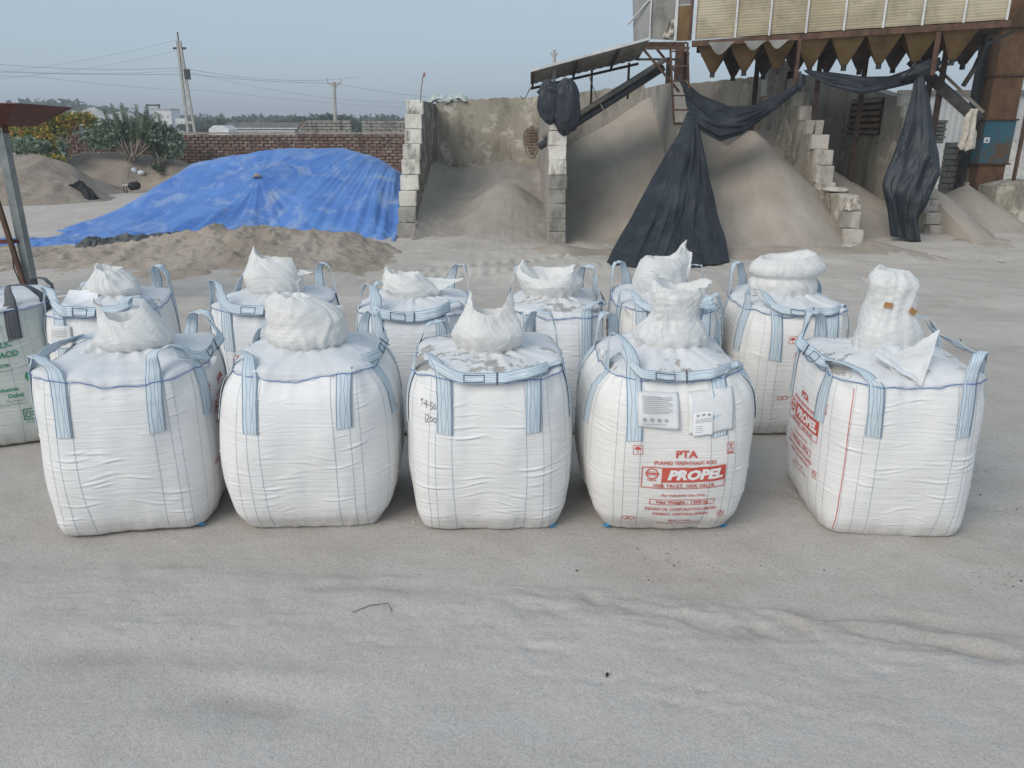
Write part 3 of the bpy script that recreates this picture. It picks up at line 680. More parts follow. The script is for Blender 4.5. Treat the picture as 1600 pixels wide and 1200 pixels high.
# ---------------------------------------------------------------- blue tarp over its heap
kn = at(405, 279, 19.9)
T = g3([(405, 277, 19.9), (300, 253, 21.4), (360, 245, 21.9), (440, 232, 22.2), (535, 230, 22.2), (590, 245, 21.8), (622, 268, 21.0), (250, 285, 20.8), (200, 320, 20.0), (330, 290, 20.1), (480, 285, 20.0), (560, 285, 20.2), (600, 300, 19.6),
        (330, 325, 19.0), (480, 325, 18.9), (560, 330, 18.9), (250, 335, 19.2)])
fl = [(p[0], p[1], .09) for p in [gnd(120, 384), gnd(200, 376), gnd(330, 374), gnd(430, 368), gnd(520, 370), gnd(600, 374), gnd(60, 388), gnd(0, 390)]]
bd = [(p[0], p[1], -.12) for p in [gnd(612, 383), gnd(640, 375), gnd(100, 372), gnd(0, 380), gnd(160, 345), gnd(210, 318), gnd(-60, 396), gnd(400, 380), gnd(250, 386), gnd(520, 382)]]
bd += [(-9.5, 22.5, -.2), (-8, 24.5, -.2), (-5, 24.8, -.1), (-2.9, 24.0, .3), (-2.75, 19, .3), (-12, 20.5, -.3), (-14, 18.6, -.25), (-2.5, 21.5, .9)]
ft = rbf(T+fl+bd, .02)
def tarp_f(X, Y):
    z = ft(X, Y); dx, dy = X-kn[0], Y-kn[1]; a = np.arctan2(dy, dx); r_ = np.sqrt(dx**2+dy**2)
    fade = np.clip(r_/1.2, .15, 1)*np.exp(-r_/7)
    back = np.clip((21.9-Y)/1.2, .12, 1)
    z = z+back*fade*np.exp(-r_/2.5)*(.05*tri(a*1.9+.5*vnoise(X*.4, Y*.4, 0, 132))+.03*tri(a*4.6+.5*vnoise(X*.5, Y*.5, 0, 133)))
    px_, py_ = X+3.2, Y-23.6; a2 = np.arctan2(py_, px_); r2 = np.sqrt(px_**2+py_**2)
    for i, (k_, am) in enumerate([(3.7, .10), (7.9, .060), (15.5, .032), (25, .016)]):
        msk = np.clip(.45+1.5*vnoise(X*.4, Y*.45, 0, 160+i), 0, 1); z = z+back*am*msk*np.clip((r2-1)/4, 0, 1)*tri(a2*k_+.6*vnoise(X*.35, Y*.35, 0, 170+i))
    z = z+.022*crumple3(X, Y, 0*X, .7, 3, 5, .8)*back
    z = z+.05*np.exp(-(r_/.35)**2)
    z = z+.05*ridge(X*2.2, Y*2.2, 0, 139, 3)*np.clip(1-z/.35, 0, 1)
    return z
bt = thing('blue_tarp_heap', 'crinkled bright blue tarpaulin spread over a broad heap in front of the brick wall', 'tarpaulin', (-6, 20, 0))
o = heightfield('tarpaulin_sheet', -14.6, -2.68, 16.9, 24.8, tarp_f, M['blue_tarp'], 520, 330, None, .3)
o.parent = bt; o.location = (6, -20, 0)
hp = kn+np.array((0, -.12, .10)); hole = MB()
hole.tube([hp+np.array((-.11-6+6, 0, -.06)), hp+np.array((-.02, -.02, .0)), hp+np.array((.10, 0, -.05))], [.025, .06, .02], 8)
ho = hole.build('torn_hole_patch', M['sand'], None, True); ho.parent = bt; ho.location = (6, -20, 0)

def crumple(name, label, cat, pts, w, h, mat, seed, group=None, n=120):
    """long crumpled strip of plastic lying on the ground along pts (X, Y)"""
    P = np.array(pts, float); s = np.linspace(0, len(P)-1, n); cx = np.interp(s, range(len(P)), P[:, 0]); cy = np.interp(s, range(len(P)), P[:, 1])
    m = 34; v = np.linspace(-1, 1, m); S_, V_ = np.meshgrid(s, v, indexing='ij'); X = cx[:, None]+.05*vnoise(S_*9, V_*3, 0, seed); wd = w*(.7+.35*vnoise(S_*2, 0, 0, seed+1))
    Y = cy[:, None]+V_*wd+.06*vnoise(S_*7, V_*2, 0, seed+4)
    Z = h*(1-V_**2)**.6*(.6+.35*vnoise(S_*1.6, V_*.8, 0, seed+2)+.22*ridge(S_*3, V_*1.6+S_*.6, 0, seed+3, 3))
    e = np.minimum(1, np.minimum(s, len(P)-1-s)*4)[:, None]
    Z = np.where(np.abs(V_) > .98, -.08, np.maximum(Z, .01)*e)
    return tag(mesh_obj(name, np.stack([X, Y, Z], -1).reshape(-1, 3), gridF(n, m), mat), label, cat, group)
crumple('grey_tarp_strip', 'crumpled charcoal plastic sheet lying along the front foot of the blue tarp', 'plastic sheet', [gnd(120, 390)[:2], gnd(170, 389)[:2], gnd(230, 387)[:2], gnd(290, 384)[:2], gnd(345, 382)[:2], gnd(390, 380)[:2]], .42, .32, M['grey_tarp'], 141)
crumple('blue_tarp_tail', 'rumpled loose blue tarpaulin tail trailing on the ground past the grey post', 'tarpaulin tail', [gnd(-70, 386)[:2], gnd(0, 383)[:2], gnd(60, 381)[:2], gnd(110, 380)[:2], gnd(160, 379)[:2]], .55, .15, M['blue_tarp'], 147, n=160)
crumple('black_plastic_scrap', 'small torn black plastic scrap half buried on the left dirt mound', 'plastic scrap', [(0, 0), (.5, .1), (1.1, 0)], .2, .25, M['black'], 151, n=40)
o = bpy.data.objects['black_plastic_scrap']; p = at(118, 287, 28.1); o.location = p; o.rotation_euler = (0, radians(35), -.5)

# ---------------------------------------------------------------- brick boundary wall with single bricks
YW = 36.0
xa, xb = at(95, 210, YW)[0], at(650, 210, YW)[0]; zt = zat(207, 400, YW)
bwall = thing('brick_wall', 'long rough red brick boundary wall behind the blue tarp', 'wall', (xa, YW, 0))
MB().box(((xb-xa)/2, .16, zt/2-.2), (xb-xa, .26, zt+.2)).build('mortar_core', M['mortar'], bwall)
MB().box(((xb-xa)/2, .14, zt-.03), (xb-xa, .36, .07)).build('coping', M['block_grey'], bwall)
r = random.Random(12); bL, bH = .36, .135; rows = int((zt-.08)/bH); cells = []
bmA = MB(); bmA.box((0, 0, 0), (bL-.02, .10, bH-.022), 0, .012); protoA = bmA.build('brick', M['brick'], bwall); 
bmB = MB(); bmB.box((0, 0, 0), (bL*.8, .10, bH-.03), 0, .02); protoB = bmB.build('brick', M['brick_b'], bwall)
for k in range(rows):
    z = zt-.08-bH*(k+.5); x = (k % 2)*bL/2
    while x < xb-xa: cells.append((x+r.uniform(-.015, .015), z+r.uniform(-.008, .008))); x += bL
def vis(c):
    X = xa+c[0]; px = 800+X*FPX/(YW*_c+(CAMH-c[1])*_s); return (px > 285, -c[0]*0-abs(px-470)*.002+c[1])
cells.sort(key=vis, reverse=True); first = [True, True]; rest = MB()
for i, (x, z) in enumerate(cells):
    if i < 296:
        q = r.random() < .62; o = protoA if q else protoB
        if first[0 if q else 1]: first[0 if q else 1] = False
        else: o = o.copy(); link(o)
        o.parent = bwall; o.location = (x, .0+r.uniform(-.02, .02), z); o.rotation_euler = (r.uniform(-.03, .03), r.uniform(-.02, .02), r.uniform(-.05, .05))
    else: rest.box((x, r.uniform(-.02, .02), z), (bL-.02-r.uniform(0, .05), .10, bH-.022), r.uniform(-.05, .05))
ro = rest.build('remaining_bricks', M['brick'], bwall); ro['kind'] = 'stuff'
# grey block parapets above it
def block_row_wall(label, pxl, pxr, pyt, pyb, Y, rows, mat, name='block_wall', h0=None, slope=0, bw=None, cat='wall'):
    a = at(pxl, pyb, Y); b = at(pxr, pyb, Y); W = b[0]-a[0]; top = at(pxl, pyt, Y)[2]; H = top-a[2]
    t = thing(name, label, cat, (a[0], Y, a[2])); rr = random.Random(pxl); hh = H/rows; bw = bw or .46
    MB().box((W/2, .12, H/2-.03), (W-.06, .12, H-.06)).build('mortar_core', M['mortar'], t)
    proto = None
    for k in range(rows):
        x = -(k % 2)*bw/2
        while x < W-.02:
            x0, x1 = max(x, 0+slope*k*.12), min(x+bw, W); x += bw
            if x1-x0 < .06: continue
            MB().box(((x0+x1)/2, rr.uniform(-.012, .012)+.09, hh*(k+.5)), (x1-x0-.02, .22, hh-.02), 0, .012, .004, rr).build('block', mat, t)
    return t
block_row_wall('grey block parapet behind the brick wall, under the small trees', 466, 549, 188, 208, 38.5, 4, M['block_grey'], slope=1)
block_row_wall('grey block parapet behind the brick wall, right beside the white stepped end', 566, 640, 189, 208, 38.5, 4, M['block_grey'])
# right-hand masonry
block_row_wall('dark grey block pier right of the hanging plastic, beside the blue and rust column', 1462, 1500, 222, 340, 22.2, 13, M['block_grey'], 'block_pier', cat='pier')
block_row_wall('pale narrow brick pier standing just left of the low concrete wall', 1500, 1517, 224, 340, 22.0, 18, M['block_pale'], 'block_pier', bw=.36, cat='pier')
block_row_wall('small grey block stack behind the piers, below the diagonal chute', 1450, 1476, 187, 224, 24.0, 6, M['block_grey'], 'block_stack', cat='stack')
block_row_wall('stepped pale blocks at the foot of the rusty column', 1508, 1552, 260, 292, 21.6, 4, M['block_pale'], 'block_stack', slope=2, cat='stack')
lw = MB(); a = gnd(1532, 352); 
lw.prism([(12.2, 1.05), (12.2, -.2), (19, -.2), (19, 1.2), (12.9, 1.2)], 1, 19.9, 20.7)
tag(lw.build('low_concrete_wall', M['plaster']), 'low thick concrete wall at the right edge below the rusty post', 'wall')
MB_ = MB(); MB_.box((13.75, 19.86, .72), (.16, .10, .95), 0, .01)
tag(MB_.build('wall_rib', M['plaster_dark']), 'short upright rib on the face of the low concrete wall', 'rib')
r = random.Random(5)
for (px, py, s, lab) in [(1480, 369, .30, 'pale rubble stone on the ground right of the hanging plastic'), (1330, 393, .32, 'rubble stone at the foot of the stair-like wall')]:
    g = gnd(px, py); m = MB(); m.box((0, 0, s*.2), (s*1.3, s*.9, s*.6), .3, s*.15, s*.06, r)
    tag(m.build('rubble_stone', M['stone'], None, True, loc=(g[0], g[1], 0)), lab, 'stone')
# ---------------------------------------------------------------- shed on stilts with its hoppers
SA = at(1085, 62, 20.0); SB = at(1572, 30, 17.9); SL = float(np.linalg.norm((SB-SA)[:2])); SR = math.atan2(SB[1]-SA[1], SB[0]-SA[0])
shed = thing('hopper_shed', 'raised shed of yellowed corrugated panels above a row of brown hoppers', 'shed', SA, SR)
tilt = (SB[2]-SA[2])/SL
def SP(x, y, z): return (x, y, z+x*tilt)
npan = 8; edges = [0, .98, 1.98, 2.95, 3.95, 4.95, 5.95, 7.0, SL]
edges = [SL*e for e in (0.0, .145, .262, .385, .508, .632, .752, .875, 1.0)]
NT_ = NT('yellowed_corrugated_sheet'); pos = NT_.n('ShaderNodeNewGeometry').outputs['Position']; NT_.co = pos
col = NT_.ramp(NT_.noise(.8, 5, .6), [(.35, (.36, .305, .205)), (.65, (.47, .415, .30))])
col = NT_.mix(NT_.ramp(NT_.noise(1.7, 8, .7), [(.46, 0.0), (.66, .8)]), col, (.25, .215, .145))
col = NT_.mix(.6, col, NT_.ramp(NT_.noise(3, 5, .7, stretch=(.5, .5, 9)), [(.35, .75), (.65, 1.15)]), 'MULTIPLY')
M['yellow_sheet'] = NT_.done(col, .7, NT_.bump(NT_.noise(20, 5), .3, .01), .3)
zz = np.arange(0, 1.6, .006)
for i in range(npan):
    a, b = edges[i], edges[i+1]-.01; cols = 3; X = np.linspace(a, b, cols); V = []
    for z in zz:
        for x in X: V.append(SP(x, -.02+.0028*sin(z*2*pi/.060)+.015*vnoise(x, z, 0, i), z+.0))
    for z in zz:
        for x in X: V.append(SP(x, .03, z))
    n = len(zz)*cols; F = np.vstack([gridF(len(zz), cols), gridF(len(zz), cols, flip=True)+n])
    mesh_obj('corrugated_panel', V, F, M['yellow_sheet'], shed)
for e in edges:
    MB().bar(SP(e, -.05, -.02), SP(e, -.05, 2.6), .045, .03, (0, 1, 0)).build('seam_strip', M['white_edge'], shed)
MB().bar(SP(-.05, .03, -.09), SP(SL+.1, .03, -.09), .16, .13).build('floor_beam', M['rust'], shed)
MB().bar(SP(-.05, 1.1, -.12), SP(SL+.1, 1.1, -.12), .16, .16).build('floor_beam', M['rust_dark_and_shade'], shed)
MB().bar(SP(-.05, 2.2, -.12), SP(SL+.1, 2.2, -.12), .16, .16).build('floor_beam', M['rust_dark_and_shade'], shed)
MB().box((SL/2, 1.2, 1.6+tilt*SL/2), (SL, 2.2, 2.9)).build('inner_box', M['rust_dark_and_shade'], shed)
# left bay of the shed: grey sheeting
MB().slab([(-.14, -.02, -.02), (-.42, -.02, -.02), (-.42, -.02, .75), (-.14, -.02, .75)], -.02).build('rust_door_panel', M['hopper'], shed)
MB().slab([(-.14, -.02, .77), (-.42, -.02, .77), (-.42, -.02, 2.6), (-.14, -.02, 2.6)], -.02).build('upper_sheet', M['canopy'], shed)
MB().bar((-.10, -.05, -.02), (-.10, -.05, 2.6), .07, .05, (0, 1, 0)).build('corner_post', M['rust'], shed)
MB().bar((-.45, -.05, -.02), (-.45, -.05, 2.6), .07, .05, (0, 1, 0)).build('corner_post', M['white_edge'], shed)
def rough_sheet(name, q, mat, parent, n=14, amp=.03, seed=1):
    q = [np.asarray(p, float) for p in q]; V = []
    for j in range(n):
        for i in range(n):
            u, v = i/(n-1), j/(n-1); p = (q[0]*(1-u)+q[1]*u)*(1-v)+(q[3]*(1-u)+q[2]*u)*v
            p = p+np.array((0, amp*vnoise(u*4, v*4, 0, seed), 0)); V.append(p)
    back = [p+np.array((0, .02, 0)) for p in V]
    return mesh_obj(name, V+back, np.vstack([gridF(n, n), gridF(n, n, flip=True)+n*n]), mat, parent)
rough_sheet('grey_side_sheet', [(-1.05, .0, .05), (-.48, 0, .0), (-.48, 0, 2.6), (-1.1, 0, 2.6)], M['canopy'], shed, seed=3)
rough_sheet('pale_side_sheet', [(-1.55, .5, .0), (-1.08, .0, .02), (-1.12, 0, 2.6), (-1.75, .5, 2.6)], M['grey_metal'], shed, seed=5)
MB().bar((-1.07, -.03, -.05), (-1.07, -.03, 2.6), .03, .03, (0, 1, 0)).build('seam_strip', M['white_edge'], shed)
MB().bar((-1.70, .45, .45), (-1.12, -.03, .9), .03, .03).build('diagonal_brace', M['white_edge'], shed)
rough_sheet('torn_flap', [(-.75, -.06, .08), (-.5, -.05, .03), (-.48, -.05, .5), (-.62, -.09, .45)], M['cloth'], shed, seed=9, amp=.1)
for x0, x1, dz in ((.35, .95, .30), (1.15, 1.65, .22), (1.7, 2.15, .2)):
    m = MB(); pp = [(x0+(x1-x0)*t, -.10, -.08-dz*sin(pi*t)*(.8+.2*sin(5*t))) for t in np.linspace(0, 1, 12)]
    m.prism([(p[0], p[2]) for p in pp], 1, -.16, -.12).build('drooping_scrap', M['canopy'], shed)
# hoppers, two rows
def hopper(x0, w, y0, d, h, mat):
    m = MB(); ax, ay = x0+w*.5, y0+d*.5; t = .07
    top = [SP(x0, y0, -.13), SP(x0+w, y0, -.13), SP(x0+w, y0+d, -.13), SP(x0, y0+d, -.13)]
    bot = [SP(ax-t, ay-t, -.13-h), SP(ax+t, ay-t, -.13-h), SP(ax+t, ay+t, -.13-h), SP(ax-t, ay+t, -.13-h)]
    m.add(top+bot, [(0, 1, 5, 4), (1, 2, 6, 5), (2, 3, 7, 6), (3, 0, 4, 7), (4, 5, 6, 7)])
    o = m.build('hopper', mat, shed)
    m = MB(); b = SP(ax, ay, -.13-h); m.tube([(b[0], b[1], b[2]+.02), (b[0], b[1], b[2]-.12)], .06, 8); m.build('hopper_outlet', M['dark_metal'], shed)
npit = 8; hw = (SL-.5)/npit
for i in range(npit):
    hopper(.06+i*hw, hw-.01, .0, 1.05, .58, M['hopper'])
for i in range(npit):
    hopper(.06+i*hw+.42, hw-.01, 1.10, 1.05, .62, M['rust_dark_and_shade'])  # rear row coloured darker, standing in for shade behind the front row
# stilts
def world_post(px, pyt, pyb, Y, w, mat, name, parent=None):
    a = at(px, pyt, Y); b = at(px, pyb, Y); b[0] = a[0]; return MB().bar(a, b, w, w, (0, 1, 0)).build(name, mat, parent)
def spost(x, y, zb, w, mat): MB().bar(SP(x, y, -.17), SP(x, y, zb), w, w, (0, 1, 0)).build('stilt', mat, shed)
spost(5.22, -.04, -1.05, .10, M['rust'])
for x in (-.30, 2.9, 5.6): spost(x, 1.12, -4.9, .12, M['rust_dark_and_shade'])
for x in (-.9, 1.4, 4.0): spost(x, 2.25, -4.9, .12, M['rust_dark_and_shade'])
MB().bar((-.32, 0, -.1), (-.32, 0, -1.25), .20, .16, (0, 1, 0)).build('stilt', M['rust'], shed)
for i in (1, 2):
    b = SP(.12+(i+.5)*hw, .52, -1.0)
    m = MB(); n = 14
    for k in range(5):
        x = b[0]+(k-2)*.03; m.tube([(x, b[1], b[2]), (x+(k-3)*.006, b[1]+.0, b[2]-.5), (x+(k-3)*.02, b[1], b[2]-1.3)], [.003, .003, .002], 4)
    if i == 1: o = m.build('falling_sand_stream', M['sand_grey'], None, True); o.location = shed.location; o.rotation_euler = shed.rotation_euler; tag(o, 'thin stream of dust and sand falling from a hopper outlet', 'sand stream')
# mesh platform with braces
plat = thing('mesh_platform', 'small rusty mesh platform with diagonal braces at the left end of the shed', 'platform', at(1030, 70, 19.6))
for k in range(7): MB().bar((-.45, -.5+.16*k, 0), (.55, -.5+.16*k, 0), .03, .025).build('platform_bar', M['rust'], plat)
for k in range(5): MB().bar((-.45+.24*k, -.52, .012), (-.45+.24*k, .5, .012), .02, .02).build('cross_bar', M['rust'], plat)
MB().bar((-.5, -.52, -.12), (.6, -.52, -.12), .04, .06).build('edge_rail', M['rust'], plat)
MB().bar((-.45, -.45, -.12), (.45, -.45, -1.05), .05, .05).build('brace', M['rust'], plat)
MB().bar((-.1, -.3, -.12), (.5, -.3, -.75), .05, .05).build('brace', M['rust'], plat)
MB().bar((-.5, .2, -.3), (.6, .2, -.3), .04, .05).build('edge_rail', M['dark_metal'], plat)
# ladder
LD = thing('rusty_ladder', 'rusty steel ladder standing on the wall behind the draped tarp', 'ladder', at(1064, 194, 18.6))
la, lb = at(1053, 194, 18.6)-np.array(LD.location), at(1047, 66, 18.6)-np.array(LD.location)
ra, rb = at(1078, 194, 18.6)-np.array(LD.location), at(1074, 66, 18.6)-np.array(LD.location)
MB().bar(la, lb, .045, .03, (0, 1, 0)).build('rail', M['rust'], LD); MB().bar(ra, rb, .045, .03, (0, 1, 0)).build('rail', M['rust'], LD)
for k in range(6):
    t = (k+.0)/5.6
    MB().tube([la+(lb-la)*t, ra+(rb-ra)*t], .017, 8).build('rung', M['rust'], LD)
# canopy of sheets
cn = thing('sheet_canopy', 'sloping grey corrugated roof canopy reaching left from the shed', 'canopy', at(920, 95, 18))
q = [at(829, 113, 17.6), at(1014, 63, 17.6), at(997, 93, 20.0), at(829, 132, 20.0)]; L0 = np.array(cn.location)
q = [p-L0 for p in q]; nu = 90; V = []
for v in np.linspace(0, 1, 5):
    for k in range(nu):
        u = k/(nu-1); p = (q[0]*(1-u)+q[1]*u)*(1-v)+(q[3]*(1-u)+q[2]*u)*v; V.append(p+np.array((0, 0, .008*sin(k*2*pi/6))))
n = len(V); V = V+[p+np.array((0, 0, .03)) for p in V]
F = np.vstack([gridF(5, nu, flip=True), gridF(5, nu)+n]); ring = [(j, j+1, n+j+1, n+j) for j in range(nu-1)]
mesh_obj('roof_sheet', V, np.vstack([F, ring]), M['canopy'], cn)
MB().bar(q[0]+np.array((0, -.03, .03)), q[1]+np.array((0, -.03, .03)), .03, .05).build('edge_trim', M['white_edge'], cn)
for t in (.02, .4, .75):
    MB().bar(q[0]*(1-t)+q[1]*t+np.array((0, .05, -.05)), q[3]*(1-t)+q[2]*t+np.array((0, 0, -.05)), .05, .05).build('rafter', M['rust_dark_and_shade'], cn)
MB().bar(q[3]+np.array((0, -.1, -.1)), q[2]+np.array((0, -.1, -.1)), .05, .06).build('purlin', M['rust_dark_and_shade'], cn)
p0 = at(866, 104, 18.2)-L0; MB().bar(p0, (p0[0], p0[1], p0[2]-.65), .06, .06, (0, 1, 0)).build('support_post', M['grey_metal'], cn)
p0 = at(983, 98, 19.5)-L0; MB().bar(p0, (p0[0], p0[1], p0[2]-.8), .05, .05, (0, 1, 0)).build('support_post', M['rust_dark_and_shade'], cn)
p0 = at(925, 108, 20)-L0; MB().bar(p0, (p0[0], p0[1], p0[2]-.9), .05, .05, (0, 1, 0)).build('support_post', M['rust'], cn)
m = MB(); e = q[3]; m.tube([e+np.array((.05, 0, -.02)), e+np.array((-.03, 0, -.12)), e+np.array((-.12, 0, -.30)), e+np.array((-.2, 0, -.34)), e+np.array((-.24, 0, -.26))], .012, 6).build('bent_wire', M['wire'], cn, True)
# diagonal pipes
pa, pb_ = at(843, 229, 18.4), at(1036, 106, 19.4)
d_ = np.array((.0, -.12, .16))
tag(MB().tube([pa, pb_], .085, 14).build('conveyor_pipe', M['pipe'], None, True), 'black round pipe slanting up from the pier to the shed', 'pipe')
tag(MB().tube([pa+d_+(pb_-pa)*.03, pb_+d_], .06, 12).build('conveyor_pipe', M['pipe_dust'], None, True), 'dust covered pipe lying on top of the black slanting pipe', 'pipe')
m = MB(); a = at(920, 118, 19); m.tube([a, at(930, 145, 19.0), at(943, 172, 18.6)], .012, 6); tag(m.build('hanging_rope', M['cloth'], None, True), 'thin rope hanging from the canopy across the slanting pipes', 'rope')
# right side: elevator column, chute, posts
EY = 21.6; EL = at(1556, 100, EY-.3); zb_ = at(1530, 285, EY-.3)[2]; W_ = .80
el = thing('elevator_column', 'tall rusty square elevator column with a faded blue lower section', 'column', (EL[0]+W_/2, EY, zb_))
z1 = at(1540, 256, EY-.3)[2]-zb_; z2 = at(1540, 187, EY-.3)[2]-zb_; z3 = at(1550, 118, EY-.3)[2]-zb_; z4 = at(1560, 42, EY-.3)[2]-zb_
nb = NT('faded_blue_rusty_plate'); pos = nb.n('ShaderNodeNewGeometry').outputs['Position']; nb.co = pos
c0 = nb.mix(nb.ramp(nb.noise(2.2, 7, .7), [(.44, 0.0), (.58, 1.0)]), (.05, .145, .19), (.14, .09, .055))
M['blue_rust'] = nb.done(c0, .8, nb.bump(nb.noise(20, 5), .3, .01), .3)
nb = NT('orange_rusty_plate'); pos = nb.n('ShaderNodeNewGeometry').outputs['Position']; nb.co = pos
c0 = nb.ramp(nb.noise(1.8, 8, .7, stretch=(1, 1, .6)), [(.35, (.09, .052, .03)), (.55, (.21, .115, .06)), (.7, (.15, .12, .09))])
c0 = nb.mix(nb.ramp(nb.noise(2.6, 6, .7), [(.60, 0.0), (.68, .5)]), c0, (.10, .20, .19))
M['orange_rust'] = nb.done(c0, .85, nb.bump(nb.noise(20, 5), .3, .01), .3)
MB().box((0, 0, (z1-1.2)/2), (W_*.9, .6, z1+1.2)).build('base_section', M['orange_rust'], el)
MB().box((0, 0, (z1+z2)/2), (W_, .66, z2-z1-.02)).build('blue_section', M['blue_rust'], el)
MB().box((0, 0, (z2+z3)/2), (W_-.04, .64, z3-z2-.02)).build('rusty_section', M['orange_rust'], el)
MB().box((0, 0, (z3+z4)/2), (W_-.04, .64, z4-z3-.02)).build('rusty_section', M['orange_rust'], el)
MB().box((0, 0, z4+.9), (W_-.04, .64, 1.8)).build('rusty_section', M['orange_rust'], el)
for z in (z1, z2, z3, z4): MB().box((0, 0, z), (W_+.08, .76, .045), 0, .008).build('flange', M['rust'], el)
MB().box((-.44, .25, .9), (.16, .3, z4+1.6)).build('rear_duct', M['dark_metal'], el)
p = at(1541, 219, EY-.35)-np.array(el.location); MB().box((-.30, -.35, p[2]), (.15, .02, .14), .05).build('paper_tag', M['paper'], el)
MB().box((-.30, -.362, p[2]-.01), (.05, .006, .05), .05).build('dark_mark', M['ink_black'], el)
a, b = at(1597, 110, 20.3), at(1583, 284, 20.3); a[0] = b[0]
a[2] += 1.5; b[2] -= .15
tag(MB().bar(b, a, .07, .07, (0, 1, 0)).build('rusty_post', M['rust']), 'thin rusty post at the right edge in front of the column', 'post')
# chute
ca, cb = at(1425, 95, 19.8), at(1528, 188, 18.6)
m = MB(); m.bar(ca, cb, .30, .20); tag(m.build('diagonal_chute', M['dark_metal']), 'dark square chute slanting down from the hoppers to the rusty column', 'chute')
tag(MB().bar(ca+np.array((.15, .1, .26)), cb+np.array((.1, 0, .17)), .08, .05).build('chute_rail', M['pipe_dust']), 'dusty rail lying along the top of the slanting chute', 'rail')
tag(MB().tube([at(1545, 40, 19), at(1536, 78, 19), at(1522, 108, 19), at(1505, 134, 19)], .055, 10).build('bent_pipe', M['dark_metal'], None, True), 'bent dark pipe hanging in the air left of the rusty column', 'pipe')
tag(MB().bar(at(1440, 90, 20.4), at(1545, 40, 19.6), .05, .05).build('thin_brace', M['rust']), 'long thin rusty brace running up to the right end of the shed', 'brace')
tag(MB().bar(at(1462, 110, 21), at(1585, 48, 21), .09, .05).build('thin_brace', M['dark_metal']), 'dark steel bar behind the thin rusty brace at the shed end', 'brace')
tag(MB().bar(at(1462, 72, 20.8), at(1462, 72, 20.8)*np.array((1, 1, 0))+np.array((0, 0, .2)), .11, .11, (0, 1, 0)).build('steel_post', M['rust_dark_and_shade']), 'dark rusty post behind the diagonal chute', 'post')
tag(MB().bar(at(1250, 62, 19.2), at(1240, 146, 19.2)*np.array((1, 1, 1)), .07, .07, (0, 1, 0)).build('short_post', M['rust']), 'short rusty post where the black swags meet above the stair-like wall', 'post')
# hanging dirty cloth at the chute's end
def rag(name, label, top, w, h, mat, seed, flare=.5, loc=None):
    n, m_ = 26, 22; V = []
    for j in range(n):
        v = j/(n-1)
        for i in range(m_):
            u = i/(m_-1)*2-1; ww = w*(.45+flare*v)
            V.append((top[0]+u*ww+.05*vnoise(v*5, u*2, 0, seed), top[1]-.03*cos(u*7+seed)*(.4+v)-.02*ridge(u*2, v*2, 0, seed)*.5-.05, top[2]-v*h*(1+.15*vnoise(u*3, 0, 0, seed))))
    o = mesh_obj(name, V, gridF(n, m_), mat); sm = o.modifiers.new('thick', 'SOLIDIFY'); sm.thickness = .012
    return tag(o, label, 'rag')
rag('hanging_rag', 'dirty pale rag hanging at the lower end of the diagonal chute', at(1519, 170, 18.3), .22, .85, M['cloth'], 3)
rag('draped_rag', 'dirty pale cloth draped over a ledge of the stair-like wall', at(1326, 309, 17.5)+np.array((0, -.12, .03)), .30, .28, M['cloth'], 8, .3)
m = MB(); p = at(1298, 300, 17.9); m.box((7.5, 18.35, 1.10), (.5, .45, .10), .2, .04, .03, random.Random(4)); tag(m.build('flattened_sack', M['cloth'], None, True), 'flattened pale sack lying on the broad ledge of the stair-like wall', 'sack')
for (px, py, s, lab) in [(682, 157, .30, 'crumpled pale green sack on the wall top near the first corner'), (711, 155, .34, 'folded pale green sack farther right on the back wall top')]:
    p = at(px, py, 23.6); rr = random.Random(px); n = 20; V = []
    for j in range(n):
        for i in range(n):
            u, v = i/(n-1)*2-1, j/(n-1)*2-1; h = .17*max(0, 1-(u*u+v*v)*.8)**.5*(1+.4*vnoise(u*3, v*3, 0, px))
            V.append((u*s, v*.2, h-.03*(abs(u) > .97)+.06*u*vnoise(v*2, 1, 0, px)))
    o = mesh_obj('green_sack', V, gridF(n, n), M['sack'], loc=(p[0], YB+.1, zat(157, px, YB)-.03)); sm = o.modifiers.new('thick', 'SOLIDIFY'); sm.thickness = .02
    tag(o, lab, 'sack')
fg = thing('small_flag', 'thin bent stick with a small red rag on the white stepped wall', 'flag', at(657, 157, 20.1))
MB().tube([(0, 0, -.05), (.02, 0, .2), (.07, 0, .5), (.12, 0, .66)], .012, 6).build('stick', M['wood'], fg, True)
MB().slab([(.10, -.01, .54), (.13, -.01, .53), (.15, -.01, .62), (.115, -.01, .62)], .01).build('red_rag', M['red'], fg)

